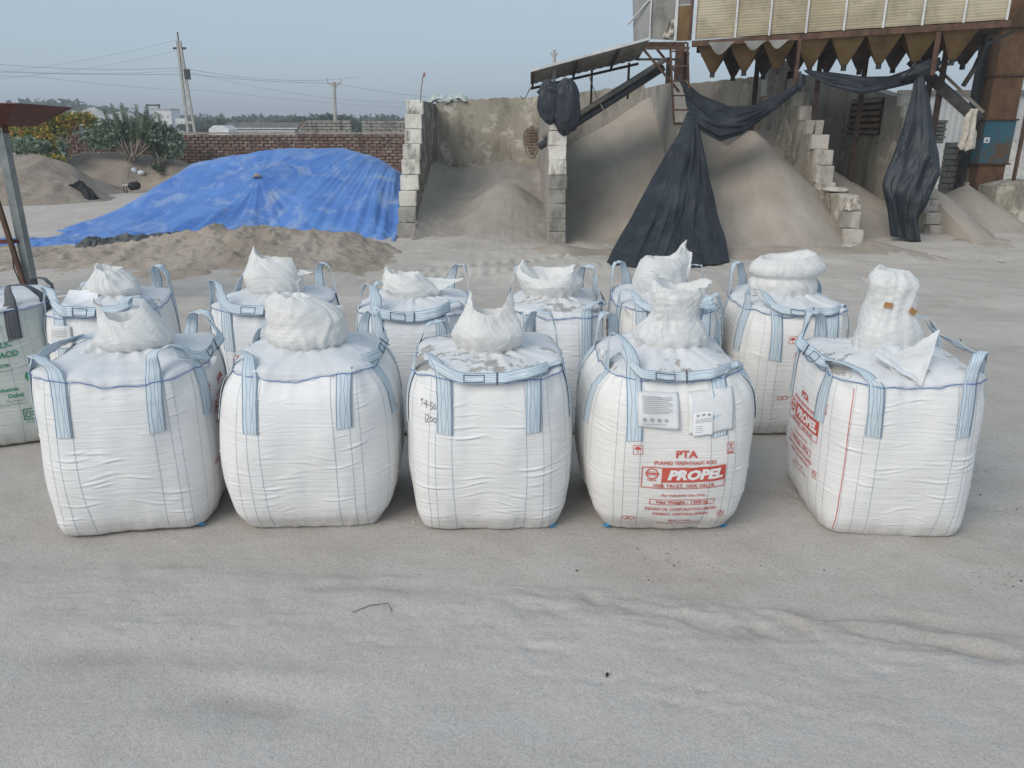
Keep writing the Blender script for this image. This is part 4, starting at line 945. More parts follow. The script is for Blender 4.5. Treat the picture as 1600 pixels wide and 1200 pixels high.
# ---------------------------------------------------------------- black tarps
def sheet(name, label, L, R, mat, folds=7, amp=.12, seed=1, bulge=.25, nu=90, nv=80, gather=True, cat='tarp', thick=.012, group=None):
    """cloth between two edge lines given as (px, py, Y) lists, with folds running down it and a bulge towards the front"""
    LP = np.array([at(*p) for p in L]); RP = np.array([at(*p) for p in R])
    def interp(P, t):
        d = np.r_[0, np.cumsum(np.linalg.norm(np.diff(P, axis=0), axis=1))]; d /= d[-1]; return np.stack([np.interp(t, d, P[:, k]) for k in range(3)], -1)
    t = np.linspace(0, 1, nv); A_, B_ = interp(LP, t), interp(RP, t)
    for _ in range(3):
        for P in (A_, B_): P[1:-1] = (P[:-2]+2*P[1:-1]+P[2:])/4
    u = np.linspace(0, 1, nu); U, T_ = np.meshgrid(u, t)
    Pn = A_[:, None, :]*(1-U[..., None])+B_[:, None, :]*U[..., None]
    wdt = np.linalg.norm(B_-A_, axis=1)[:, None]
    fold = ridge(U*folds, T_*.9+.35*vnoise(U*2, T_*2, 0, seed+9), 0, seed, 3, .5)
    a = amp*np.minimum(1, wdt/1.0)*(.35+.65*np.sin(pi*np.clip(U*1.0, 0, 1))**.4)
    off = a*(.40*crumple3(U*np.maximum(wdt, .4), T_*2.2, 0*U, 1.3, seed % 7, 5)+fold*.42+.16*np.sin(U*folds*6.28+6*vnoise(T_*2, U*2, 0, seed+2))+.5*ridge(U*2.2+T_*1.6, T_*2.2-U, 0, seed+15, 3, .5)*np.clip(T_*2, .3, 1))+bulge*np.sin(pi*U)*np.minimum(1, wdt/.8)
    Pn[..., 1] -= off; Pn[..., 2] += .25*a*vnoise(U*folds*1.3, T_*4, 0, seed+5)
    Pn[..., 2] = np.maximum(Pn[..., 2], .015+.02*vnoise(U*9, T_*9, 0, seed+7)) if 'swag' not in name else Pn[..., 2]
    o = mesh_obj(name, Pn.reshape(-1, 3), gridF(nv, nu), mat); sm = o.modifiers.new('thick', 'SOLIDIFY'); sm.thickness = thick
    return tag(o, label, cat, group)
sheet('draped_tarp', 'large black tarp knotted at the top and spreading like a skirt onto the sand',
      [(1074, 176, 18.3), (1060, 210, 17.8), (1020, 276, 16.7), (985, 342, 15.7), (956, 392, 14.9), (944, 418, 14.35)],
      [(1086, 176, 18.3), (1096, 215, 17.9), (1108, 280, 17.0), (1122, 340, 16.1), (1133, 375, 15.5), (1139, 412, 14.75)], M['black_tarp'], 6, .20, 3, .30, 150, 110)
sheet('black_swag', 'black tarp swag slung from the ladder to the post over the third bay',
      [(1058, 116, 18.7), (1095, 148, 18.8), (1140, 166, 18.9), (1178, 164, 19.0), (1215, 148, 19.1), (1250, 128, 19.2)][::1],
      [(1076, 186, 18.2), (1095, 205, 18.2), (1125, 222, 18.2), (1160, 210, 18.4), (1205, 176, 18.8), (1252, 138, 19.1)], M['black_tarp'], 5, .14, 13, .22, 60, 110)
sheet('black_swag', 'shallow black tarp swag slung from the post to the knot above the hanging bundle',
      [(1256, 109, 19.2), (1300, 113, 19.2), (1350, 120, 19.1), (1390, 119, 19.1), (1432, 104, 19.0)],
      [(1258, 113, 19.2), (1292, 134, 19.0), (1345, 148, 18.9), (1395, 138, 18.9), (1436, 128, 18.9)], M['black_tarp'], 5, .12, 23, .2, 60, 100)
sheet('hanging_tarp', 'black plastic bundle hanging from a knot down to the ground before the right wall',
      [(1431, 112, 18.8), (1424, 150, 18.6), (1408, 210, 18.2), (1384, 268, 17.9), (1377, 290, 17.8), (1386, 330, 17.7), (1391, 368, 17.6)],
      [(1441, 112, 18.8), (1450, 155, 18.6), (1460, 215, 18.3), (1469, 272, 18.0), (1452, 305, 17.9), (1431, 340, 17.8), (1436, 378, 17.6)], M['black_tarp'], 4, .22, 33, .38, 110, 110)
def knot(name, label, c, r0, mat, seed, sq=(1, 1, 1), cat='knot', n=44):
    th = np.linspace(0, 2*pi, n, endpoint=False); ph = np.linspace(0, pi, n//2); P, T_ = np.meshgrid(ph, th, indexing='ij')
    x, y, z = np.sin(P)*np.cos(T_), np.sin(P)*np.sin(T_), np.cos(P)
    k = r0*(1+.22*crumple3(x, y, z, .9, seed, 5)+.2*vnoise(x*1.3, y*1.3, z*1.3, seed+1))
    V = np.stack([x*k*sq[0], y*k*sq[1], z*k*sq[2]], -1).reshape(-1, 3)
    return tag(mesh_obj(name, V, gridF(n//2, n, True, True), mat, loc=c), label, cat)
knot('tarp_knot', 'lumpy black plastic knot where the right swag meets the hanging bundle', at(1438, 110, 18.75), .24, M['black_tarp'], 5, (1.9, .7, .62)).rotation_euler = (0, radians(-24), 0)
knot('tarp_knot', 'small black plastic knot on the post between the two swags', at(1251, 128, 19.1), .12, M['black_tarp'], 9, (.8, .8, 1.4))
pb2 = thing('plastic_bundle', 'bulky black plastic bundle tied on top of the narrow block pier', 'bundle', at(873, 165, 17.2))
for (px, py, rr_, sq, sd) in [(858, 158, .24, (.95, .6, 1.65), 41), (884, 168, .27, (1.05, .75, 1.95), 45), (870, 143, .17, (2.1, .8, .75), 49)]:
    th = np.linspace(0, 2*pi, 90, endpoint=False); ph = np.linspace(0, pi, 60); P, T_ = np.meshgrid(ph, th, indexing='ij'); x, y, z = np.sin(P)*np.cos(T_), np.sin(P)*np.sin(T_), np.cos(P)
    k = rr_*(1+.10*crumple3(x, y, z*.7, .9, sd % 9, 5)+.09*ridge(x*2.2+.4*z, y*2.2, z*.35, sd+5, 2, .4)+.13*vnoise(x*1.2, y*1.2, z*1.2, sd+1))
    mesh_obj('tied_lump', np.stack([x*k*sq[0], y*k*sq[1], z*k*sq[2]], -1).reshape(-1, 3), gridF(60, 90, True, True), M['black_tarp'], pb2, loc=at(px, py, 17.1)-np.array(pb2.location))

# ---------------------------------------------------------------- rusty stand at the left edge
ps = gnd(60, 497); pt = at(8, 200, ps[1]); stn = thing('steel_stand', 'grey steel post with maroon hopper tray and braces at the left edge', 'stand', (ps[0], ps[1], 0))
H_ = pt[2]; dx_ = (pt[0]-ps[0])*.0
MB().bar((0, 0, -.1), (0, 0, H_), .11, .11, (0, 1, 0)).build('post', M['galv'], stn)
MB().bar((.045, -.06, -.1), (.045, -.06, H_), .02, .012, (0, 1, 0)).build('post_lip', M['galv'], stn)
a = gnd(60, 483)-np.array((ps[0], ps[1]-.0, 0)); b = at(-60, 140, ps[1]-.1)-np.array((ps[0], ps[1], 0))
MB().bar((.02, -.12, .10), b, .05, .05, (0, 1, 0)).build('brace', M['rust'], stn)
MB().bar((-2.0, -.05, at(0, 379, ps[1])[2]), (-.02, -.05, at(0, 376, ps[1])[2]), .05, .05).build('cross_bar', M['maroon'], stn)
t0 = at(50, 162, ps[1])-np.array((ps[0], ps[1], 0)); b0 = at(12, 196, ps[1])-np.array((ps[0], ps[1], 0)); zt0 = t0[2]; zb0 = b0[2]
m = MB(); top = [(t0[0], -.35, zt0), (t0[0], .9, zt0-.02), (-2.4, .9, zt0), (-2.4, -.35, zt0)]; bot = [(b0[0], -.05, zb0), (b0[0], .6, zb0), (-2.0, .6, zb0), (-2.0, -.05, zb0)]
m.add(top+bot, [(0, 3, 7, 4), (0, 4, 5, 1), (2, 1, 5, 6), (3, 2, 6, 7), (4, 7, 6, 5)]); o = m.build('hopper_tray', M['maroon'], stn); sm = o.modifiers.new('t', 'SOLIDIFY'); sm.thickness = .012
MB().bar((-2.0, .0, zb0-.05), (.06, .0, zb0-.05), .12, .09).build('tray_beam', M['maroon'], stn)
MB().tube([(-.10, -.1, 1.0), (-.13, -.1, .7), (-.05, -.1, .35), (.02, -.1, .08)], .008, 6).build('cable', M['black'], stn, True)

# ---------------------------------------------------------------- utility poles and wires
def pole(label, pxb, pyb, pxt, pyt, Y, zb=0, lattice=False, arm=False, w=.22):
    b = at(pxb, pyb, Y); t_ = at(pxt, pyt, Y); d = (t_-b); k = (0-b[2])/d[2]; b0 = b+d*k*1.0
    t = thing('utility_pole', label, 'utility pole', b0); T_ = t_-b0
    if lattice:
        for s in (-1, 1): MB().bar((s*w*1.2, 0, 0), T_+np.array((s*w*.35, 0, 0)), w*.62, w*.8, (0, 1, 0)).build('leg', M['pole'], t)
        for k in range(1, 9): c = T_*k/9; MB().box(c, (w*2.2*(1-k/14), w*.5, .22)).build('web_plate', M['pole'], t)
    else: MB().tube([(0, 0, 0), T_], [w*.6, w*.42], 10).build('shaft', M['pole'], t)
    return t, np.array(b0)+T_, T_
u1, top1, T1 = pole('leaning lattice concrete utility pole left of the blue tarp', 299, 205, 279, 64, 62, lattice=True, w=.26)
MB().box(T1+np.array((0, 0, -.5)), (.95, .15, .14)).build('cross_arm', M['rust_dark_and_shade'], u1)
MB().tube([T1, T1+np.array((0, 0, .6))], .05, 8).build('insulator', M['rust_dark_and_shade'], u1)
MB().box(T1*.72+np.array((.3, 0, .1)), (.35, .3, .7)).build('switch_box', M['dark_metal'], u1)
u2, top2, T2 = pole('straight slim utility pole with forked top above the brick wall', 524, 188, 522, 128, 85, w=.38)
for s in (-1, 1):
    MB().tube([T2+np.array((0, 0, -.6)), T2+np.array((s*.7, 0, .0)), T2+np.array((s*.72, 0, .35))], .06, 6).build('forked_arm', M['pole'], u2)
MB().box(T2+np.array((0, 0, -.15)), (1.3, .12, .12)).build('cross_arm', M['pole'], u2)
u3, top3, T3 = pole('pale pole top showing above the canopy beside the black bundle', 867, 140, 866, 78, 60, w=.26)
for s in (-1, 1): MB().tube([T3+np.array((0, 0, -.5)), T3+np.array((s*.28, 0, -.2))], .05, 6).build('forked_arm', M['pole'], u3)
def wire(label, pts, r=.022, sag=.6, group='overhead wires'):
    P = [at(*p) for p in pts]; out = []
    for a, b in zip(P[:-1], P[1:]):
        for t in np.linspace(0, 1, 14)[:-1]: out.append(a*(1-t)+b*t+np.array((0, 0, -4*sag*t*(1-t))))
    out.append(P[-1]); tag(MB().tube(out, r, 5, False).build('overhead_wire', M['wire'], None, True), label, 'wire', group)
wire('topmost faint wire running from the left edge to the leaning pole', [(-200, 125, 55), (278, 62, 62)], .006)
wire('wire rising from the left edge to just below the top of the leaning pole', [(-200, 130, 52), (281, 78, 62)], .006)
wire('wire passing behind the leaning pole towards the right', [(-200, 75, 62), (284, 106, 63), (560, 120, 84)], .010)
wire('second wire passing behind the leaning pole just below the first', [(-200, 88, 60), (284, 110, 62), (640, 160, 84)], .007)
wire('lowest wire sloping down from the left edge behind the shrubs', [(-200, 98, 58), (60, 120, 62), (330, 142, 84), (640, 168, 90)], .008, .2)
wire('wire from the forked pole sagging down to the right behind the first bay', [(522, 130, 85), (760, 158, 90), (1000, 185, 90)], .012, .3)
wire('wire from the left to the forked pole', [(-100, 108, 84), (300, 116, 84), (522, 130, 85)], .016, .2)

# ---------------------------------------------------------------- far background
def leaves(name, centers, n, size, mat, parent, seed, flat=.5, aspect=.55, kind=None):
    """oval leaves spread through the given ellipsoids (cx,cy,cz,rx,ry,rz)"""
    g = np.random.default_rng(seed); C = np.array(centers, float); vol = (C[:, 3]*C[:, 4]*C[:, 5]); idx = g.choice(len(C), n, p=vol/vol.sum())
    d = g.normal(size=(n, 3)); d /= np.linalg.norm(d, axis=1)[:, None]; r_ = g.uniform(0, 1, n)**(.45)
    P = C[idx, :3]+d*r_[:, None]*C[idx, 3:]*(1+.18*g.normal(size=(n, 1)))
    a = g.normal(size=(n, 3)); a /= np.linalg.norm(a, axis=1)[:, None]; b = np.cross(a, g.normal(size=(n, 3))); b /= np.linalg.norm(b, axis=1)[:, None]; c = np.cross(a, b)
    s = size*g.uniform(.6, 1.3, n)[:, None]
    V = np.stack([P-a*s, P+b*s*aspect+c*s*.12, P+a*s, P-b*s*aspect+c*s*.12], 1).reshape(-1, 3)
    return mesh_obj(name, V, np.arange(n*4).reshape(-1, 4), mat, parent, False)
def tree(label, px, pyt, pyb, Y, w, seed, n=900, size=.45, mat='leaf_far', group='far trees behind the boundary wall', name='tree', lobes=7):
    t = at(px, pyt, Y); b = at(px, pyb, Y); Hh = t[2]; g = random.Random(seed); base = (t[0], Y, 0)
    root = thing(name, label, 'tree', base, 0, group); m = MB(); m.tube([(0, 0, -.2), (g.uniform(-.2, .2), 0, Hh*.5), (0, 0, Hh*.8)], [w*.06, w*.045, w*.02], 7)
    for k in range(5):
        a = g.uniform(0, 6.28); m.tube([(0, 0, Hh*.45), (cos(a)*w*.3, sin(a)*w*.3, Hh*.75)], [w*.03, w*.01], 5)
    m.build('trunk', M['trunk'], root, True); L = []
    for k in range(lobes):
        x = g.uniform(-.5, .5)*w; L.append((x, g.uniform(-.4, .4)*w, Hh*(.62+g.uniform(0, .22)*(1-abs(x)/w)), w*g.uniform(.16, .28), w*g.uniform(.16, .28), Hh*g.uniform(.10, .16)))
    leaves('crown', L, n, size, M[mat], root, seed)
    return root
for (px, pyt, Y, w, sd, lab) in [(494, 177, 120, 5.5, 1, 'round dark tree behind the left grey block parapet'), (516, 176, 118, 5, 2, 'second dark tree beside it behind the left grey block parapet'), (549, 187, 110, 3.5, 3, 'low dark tree in the gap between the two block parapets'),
        (447, 187, 120, 5, 4, 'dark tree at the right end of the long dark roof'), (354, 182, 140, 5, 5, 'dark pointed tree right of the leaning pole'), (338, 186, 140, 6, 6, 'low spreading tree just right of the leaning pole'),
        (318, 187, 150, 7, 7, 'wide low tree behind the leaning pole'), (290, 184, 150, 6, 8, 'dark tree just left of the leaning pole'), (384, 186, 160, 8, 12, 'far tree above the long dark roof, left part'), (425, 188, 160, 8, 13, 'far tree above the long dark roof, right part')]:
    tree(lab, px, pyt, 205, Y, w, sd, 1400, .40)
# distant wooded ridge, reads as one mass
C = []
g = random.Random(9)
for k in range(60):
    px = g.uniform(35, 190); top = 172 if px < 120 else 180
    C.append((*at(px, top+g.uniform(0, 14)+abs(px-95)*.05, 260), 7, 7, 3.2))
for k in range(60): C.append((*at(g.uniform(250, 640), 193+g.uniform(0, 6), 240), 7, 6, 2.4))
o = leaves('distant_woodland', C, 22000, 1.0, M['leaf_far'], None, 77); tag(o, 'distant dark wooded ridge on the horizon', 'woodland', None, 'stuff')
hb = MB(); V = []
xs = np.linspace(-260, 500, 90)
prof_ = [at(0, 0, 300)[2]*0+5.2+1.6*vnoise(x*.02, 0, 0, 5)+.8*vnoise(x*.09, 0, 0, 6)+4.5*math.exp(-((x+170)/22)**2) for x in xs]
V = [(x, 300, -1) for x in xs]+[(x, 300, p) for x, p in zip(xs, prof_)]+[(x, 340, p*.8) for x, p in zip(xs, prof_)]+[(x, 380, -1) for x in xs]
tag(mesh_obj('far_hills', V, gridF(4, len(xs), flip=True), M['leaf_far']), 'low dark hill line on the horizon', None, None, 'structure')
# far buildings
fb_ = thing('white_building', 'small white industrial building behind the shrubs', 'building', at(262, 195, 150))
MB().box((0, 0, .1), (3.4, 4, 5.0)).build('wall', M['white_paint'], fb_)
MB().box((2.8, .5, -.4), (2.2, 4, 3.0)).build('annex', M['white_paint'], fb_)
for k in range(3): MB().box((-1.1+1.1*k, -2.02, 1.4), (.4, .06, .6)).build('window', M['far_grey'], fb_)
MB().box((0, 0, 2.68), (3.6, 4.3, .2)).build('roof', M['far_grey'], fb_)
tw_ = thing('steel_frame_tower', 'small open steel frame tower left of the white building', 'tower', at(243, 195, 150))
for s in (-1, 1): MB().bar((s*1.1, 0, -3), (s*1.1, 0, 3.6), .3, .3, (0, 1, 0)).build('post', M['dark_metal'], tw_)
for z in (1.6, 3.4): MB().bar((-1.2, 0, z), (1.2, 0, z), .3, .3).build('cross_beam', M['dark_metal'], tw_)
for (px, py, w, h, lab, Y) in [(120, 182, 6, 2.0, 'pale spoil heap on the horizon above the yellow bushes', 170), (150, 181, 7, 2.6, 'second larger pale spoil heap on the horizon', 170), (195, 184, 9, 1.8, 'third low pale spoil heap beside the tall shrub', 170)]:
    p = at(px, 196, Y); th = np.linspace(0, 2*pi, 30, endpoint=False); V = []
    for t in np.linspace(0, 1, 8):
        for a in th: V.append((w*(1-t)*cos(a), w*.6*(1-t)*sin(a), (h+1.0)*t**.8*(1+.12*vnoise(a*1.2, t*2, 0, px))))
    tag(mesh_obj('pale_spoil_heap', V, gridF(8, 30, True), M['far_grey'], loc=(p[0], p[1], p[2])), lab, 'heap')
sh = thing('long_low_shed', 'long low shed with dark roof and pale eaves behind the brick wall', 'shed', at(345, 207, 95))
MB().prism([(-.2, -4), (-.2, .55), (3, 1.15), (6, .55), (6, -4)], 0, 0, 9).build('roof', M['far_dark'], sh)
MB().box((4.5, -.3, .46), (9.2, .12, .12)).build('eave', M['white_edge'], sh)
MB().box((4.5, -.25, -.6), (8.6, .1, 1.8)).build('wall', M['far_grey'], sh)
sh2 = thing('white_tank_shed', 'small white flat shed just right of the leaning pole', 'shed', at(342, 207, 90))
MB().prism([(-1.1, -3), (-1.1, .35), (-.5, .75), (.6, .75), (1.1, .35), (1.1, -3)], 1, 0, 3).build('body', M['white_paint'], sh2)
sh3 = thing('long_low_shed', 'second dark low shed reaching to the left block parapet', 'shed', at(400, 207, 100))
MB().prism([(0, -4), (0, .6), (3, 1.0), (6, .6), (6, -4)], 0, 0, 5.5).build('roof', M['far_dark'], sh3)
for k in range(4): MB().box((.4+1.5*k, -.1, .1), (.12, .1, 1.4)).build('post', M['pole'], sh3)
bs = thing('blue_gable_building', 'pale blue gable end peeking out behind the maroon tray', 'building', at(33, 205, 110)); MB().prism([(-3, -4), (-3, 0.8), (1.1, 3.4), (1.1, -4)], 1, 0, 6).build('wall', M['blue_rust'], bs)
# ribbed white warehouse at right
wh = thing('ribbed_warehouse', 'long white ribbed metal warehouse far behind the right-hand bays', 'warehouse', at(1400, 215, 48))
X = np.arange(0, 22, .09); zt2 = at(1500, 148, 48)[2]-wh.location[2]; V = []
for z in (-4, zt2):
    for i, x in enumerate(X): V.append((x, -.05*(i % 4 < 2), z))
mesh_obj('ribbed_wall', V, gridF(2, len(X)), M['far_grey'], wh, False)
MB().box((11, .05, zt2+.12), (22.4, .5, .26)).build('roof_edge', M['far_dark'], wh)
MB().box((11, 4, zt2-2.2), (22, 7.6, 4)).build('body', M['far_grey'], wh)
th = thing('pale_rubble_heap', 'pale rubble heap behind the rusty column', 'heap', at(1560, 262, 30))
V = []
for t in np.linspace(0, 1, 12):
    for a in np.linspace(0, 2*pi, 40, endpoint=False): V.append((4.2*(1-t)*cos(a), 2*(1-t)*sin(a), -1.5+2.6*t**.8*(1+.2*vnoise(a*2, t*3, 0, 7))))
mesh_obj('heap', V, gridF(12, 40, True), M['stone'], th)

# ---------------------------------------------------------------- shrubs on the mounds
def bush(label, blobs, n, size, mat, name, cat='shrub', stems=0, seed=1, Y=34, stemtop=None, aspect=.6, extra=None):
    P = [(*at(px, py, Y+dy), rx, rx*.8, rz) for (px, py, dy, rx, rz) in blobs]; c = np.mean([p[:3] for p in P], 0); base = np.array((c[0], Y, .6))
    t = thing(name, label, cat, base); L = [(p[0]-base[0], p[1]-base[1], p[2]-base[2], p[3], p[4], p[5]) for p in P]
    leaves('foliage', L, n, size, M[mat], t, seed, aspect=aspect)
    if extra: leaves('foliage', [L[i] for i in extra[0]], extra[1], size, M[extra[2]], t, seed+5, aspect=aspect)
    g = random.Random(seed); m = MB()
    for k in range(stems):
        l = g.choice(L); s0 = (g.uniform(-.5, .5), 0, -.4); mid = (l[0]*.5+g.uniform(-.2, .2), l[1]*.4-.2, l[2]*.45)
        m.tube([s0, mid, (l[0], l[1]-.1, l[2]+l[5]*.5)], [.05, .035, .012], 6)
    if stems: m.build('stems', M['bark'], t, True)
    return t
bush('dense bush of yellowing and green leaves on the left mound', [(40, 196, 0, .5, .45), (62, 190, 0, .6, .45), (85, 186, 0, .6, .35), (108, 186, 0, .5, .25), (128, 184, 0, .5, .28), (140, 190, 0, .4, .3), (100, 200, 0, .5, .4), (45, 218, -.3, .7, .5), (70, 215, -.3, .6, .6), (82, 208, 0, .4, .3), (88, 232, -.5, .5, .4), (25, 205, 0, .5, .5), (112, 196, .2, .3, .2)],
     9000, .07, 'leaf_yellow', 'yellow_green_bush', stems=8, seed=3, Y=33.5)
bush('dark green creeper among the yellowing leaves on the left mound', [(45, 228, -.4, .6, .35), (30, 230, -.4, .5, .35), (97, 230, -.4, .22, .5), (68, 232, -.4, .4, .3)], 1500, .09, 'leaf_greygreen', 'green_creeper', seed=5, Y=33.0)
bush('low yellow bush at the crest of the left mound', [(80, 248, 0, .45, .16), (62, 246, 0, .3, .12)], 700, .07, 'leaf_yellow', 'low_yellow_bush', seed=6, Y=31)
# tall milkweed: upright leafy shoots
def shoots(label, tips, seed, Y, base, name='tall_milkweed_shrub', low=None):
    t = thing(name, label, 'shrub', base); g = random.Random(seed); st = MB(); V = []; L = []
    for (px, py) in tips:
        tip = at(px, py, Y+g.uniform(-.5, .5))-np.array(base); s0 = np.array((g.uniform(-.2, .2), g.uniform(-.2, .2), -.2)); mid = s0*.4+tip*.5+np.array((tip[0]*.08, 0, -.15))
        st.tube([s0, mid, tip], [.045, .032, .012], 6); n = 36
        for k in range(n):
            f = .38+.62*k/n; p = (mid*(1-(f-.38)/.62)+tip*((f-.38)/.62)); ang = k*1.57+g.uniform(-.3, .3); ln = .19*(1.15-.5*(k/n)); 
            for s in (0, pi):
                a = np.array((cos(ang+s), sin(ang+s), .55)); a /= np.linalg.norm(a); b = np.cross(a, (0, 0, 1)); b /= np.linalg.norm(b); q = p+a*.02
                V += [q, q+a*ln*.5+b*ln*.36+np.array((0, 0, .02)), q+a*ln, q+a*ln*.5-b*ln*.36+np.array((0, 0, .02))]
    V = np.array(V); mesh_obj('foliage', V, np.arange(len(V)).reshape(-1, 4), M['leaf_greygreen'], t, False); st.build('stems', M['bark'], t, True)
    if low: leaves('lower_foliage', [(*(at(px, py, Y+dy)-np.array(base)), rx, rx*.7, rz) for (px, py, dy, rx, rz) in low], 4200, .075, M['leaf_greygreen'], t, seed+2, aspect=.7)
shoots('tall grey-green shrub with upright leafy shoots and pale stems, left of the blue tarp', [(174, 163), (190, 162), (196, 176), (213, 164), (230, 168), (222, 178), (205, 182), (182, 178), (243, 176), (162, 172), (158, 186), (168, 195), (150, 200), (240, 190), (250, 196), (215, 192)],
       4, 33.6, at(205, 243, 33.6), low=[(170, 208, 0, .75, .5), (150, 215, 0, .6, .5), (190, 210, .3, .6, .5), (225, 200, .2, .5, .5), (172, 225, 0, .4, .3), (240, 205, 0, .5, .5)])
shoots('sparser grey-green shrub leaning right against the brick wall', [(248, 178), (258, 190), (268, 196), (275, 208), (262, 210), (255, 220), (240, 225), (272, 228), (235, 212), (280, 220)], 14, 34.0, at(250, 248, 34.0), 'milkweed_shrub', low=[(255, 215, 0, .6, .5), (268, 225, 0, .5, .6), (245, 232, 0, .4, .3)])
shoots('tiny seedling on the sandy mound between shrub and blue tarp', [(245, 256), (250, 258), (238, 258)], 24, 33.5, at(245, 262, 33.4), 'small_seedling')
# little cart-like thing beside the heap
ct = thing('dark_bin', 'small dark open bin with a pale rag, left of the blue tarp', 'bin', gnd(211, 301))
MB().tube([(0, -.2, .26), (0, .25, .26)], .16, 14).build('drum', M['black'], ct, True)
for s in (-1, 1): MB().bar((-.32+s*.06, -.1, 0), (-.32+s*.06, -.1, .25), .03, .03, (0, 1, 0)).build('leg', M['maroon'], ct)
MB().box((-.24, 0, .27), (.3, .3, .1), 0, .03, .02, random.Random(1)).build('rag_heap', M['cloth'], ct, True)
# ---------------------------------------------------------------- big bags
def smooth_interp(x, xs, ys):
    """smooth monotone-ish interpolation through control points"""
    xs = np.array(xs, float); ys = np.array(ys, float); n = len(xs); d = np.diff(ys)/np.diff(xs); m = np.r_[d[0], (d[:-1]+d[1:])/2, d[-1]]
    x = np.clip(x, xs[0], xs[-1]); i = np.clip(np.searchsorted(xs, x)-1, 0, n-2); h = xs[i+1]-xs[i]; t = (x-xs[i])/h
    return (2*t**3-3*t**2+1)*ys[i]+(t**3-2*t**2+t)*h*m[i]+(-2*t**3+3*t**2)*ys[i+1]+(t**3-t**2)*h*m[i+1]
FACE = {'front': -pi/2, 'right': 0.0, 'back': pi/2, 'left': pi}
class Bag:
    def __init__(s, seed, w, d, h, belly=1.17, top=1.06, dome=.12, prints=(), lean=(0, 0), res=(288, 170), bodymat='bag', calm=0.0):
        s.seed, s.w, s.d, s.h, s.dome, s.prints, s.lean, s.res, s.bodymat = seed, w/2, d/2, h, dome, prints, lean, res, bodymat
        g = random.Random(seed); s.b = belly; s.t = top; s.calm = calm
        s.pv = [0, .04, .12, .3, .5, .72, .9, 1.0]; s.pa = [.955, 1.0, 1+(belly-1)*.45, 1+(belly-1)*.85, belly, 1+(belly-1)*.93, 1+(belly-1)*.58+(top-1)*.3, top]
        s.pn = [9, 8, 5.4, 4.0, 3.4, 3.3, 3.7, 4.4]
        s.cr = []
        for k in range(80):
            f = g.choice([-pi/2, 0, -pi/2, pi, pi/2, 0]); sd = g.choice((-1, 1))
            th = f+sd*g.uniform(.15, .72) if g.random() < .8 else f+g.uniform(-.4, .4)
            zc = g.choice((g.uniform(.10, .55), g.uniform(.12, .5), g.uniform(.55, .93)))*h
            s.cr.append((th, zc, g.uniform(.10, .34), g.uniform(-.10, .10)-.10*sd*(zc < .3*h), g.uniform(.0025, .0062), g.uniform(.0045, .009)))
        for k in range(34):   # fine set
            f = g.choice([-pi/2, -pi/2, 0, pi]); s.cr.append((f+g.uniform(-.7, .7), g.uniform(.08, .95)*h, g.uniform(.06, .2), g.uniform(-.15, .15), g.uniform(.0012, .003), g.uniform(.005, .008)))
    def rr(s, th, n): return (np.abs(np.cos(th))**n+np.abs(np.sin(th))**n)**(-1/n)
    def topz(s, th):
        c4 = np.abs(np.sin(2*th))**3
        return s.h-.022*(1-c4)+.022*vnoise(th*2.2, 0, 0, s.seed)*1.0+.008*vnoise(th*9, 0, 0, s.seed+1)
    def disp(s, th, z):
        th = (th+pi) % (2*pi)-pi; x, y = np.cos(th), np.sin(th)
        d = .020*vnoise(x*1.6, y*1.6, z*1.5, s.seed+2)+.007*vnoise(x*5, y*5, z*4, s.seed+3)
        v = z/s.h
        for (tc, zc, L, sl, a, w) in s.cr:
            dt = (th-tc+pi) % (2*pi)-pi; near = np.abs(dt) < L
            win = np.where(near, np.cos(np.clip(dt/L, -1, 1)*pi/2)**2, 0)
            dz = z-zc-sl*dt-.012*np.sin(dt*9+tc*7)
            k = 1.0
            for (f, s0, s1, z0, z1) in s.prints:
                pr = (np.abs(np.sin((th-FACE[f])/2)) < .33) & (z > z0) & (z < z1); k = np.where(pr, .3, k)
            d = d+k*a*win*(np.exp(-(dz/w)**2)-.55*np.exp(-((dz+1.7*w)/w)**2))
        # vertical gathers under the hem, wrinkles near the base
        d = d+.006*np.sin(th*26+3*vnoise(th*3, 0, 0, s.seed+4))*np.exp(-((1-v)/.07))*(.6+vnoise(th*5, 0, 0, s.seed+5))
        d = d+.007*ridge(th*5, z*5, 0, s.seed+6, 2)*np.exp(-(v/.10))
        # shallow tuck at each corner near the top
        c4 = np.exp(-((np.abs((th+pi/4) % (pi/2)-0)-0)/.10)**2)+np.exp(-(((th+pi/4) % (pi/2)-pi/2)/.10)**2)
        return d-.022*c4*np.exp(-((v-.93)/.07)**2)
    def body(s, th, v, off=0.0):
        th = np.asarray(th, float); v = np.asarray(v, float); a = smooth_interp(v, s.pv, s.pa); n = smooth_interp(v, s.pv, s.pn)
        z = v*s.topz(th); r = s.rr(th, n)*a+s.disp(th, z)/.45*(1)+off/.45
        zb = z+0*th
        return np.stack([s.w*r*np.cos(th)+s.lean[0]*v**2, s.d*r*np.sin(th)+s.lean[1]*v**2, zb], -1)
    def face(s, f, x, z, off=.0):
        """point on a face from lateral metres x (rightwards as seen from outside) and height z"""
        x = np.asarray(x, float); z = np.asarray(z, float); v = np.clip(z/s.h, 0, 1.0); a = smooth_interp(v, s.pv, s.pa)
        hw = (s.w if f in ('front', 'back') else s.d)
        sgn = {'front': 1, 'right': 1, 'back': 1, 'left': 1}[f]
        th = FACE[f]+np.arctan(sgn*x/(hw*a)); return s.body(th, v, off)
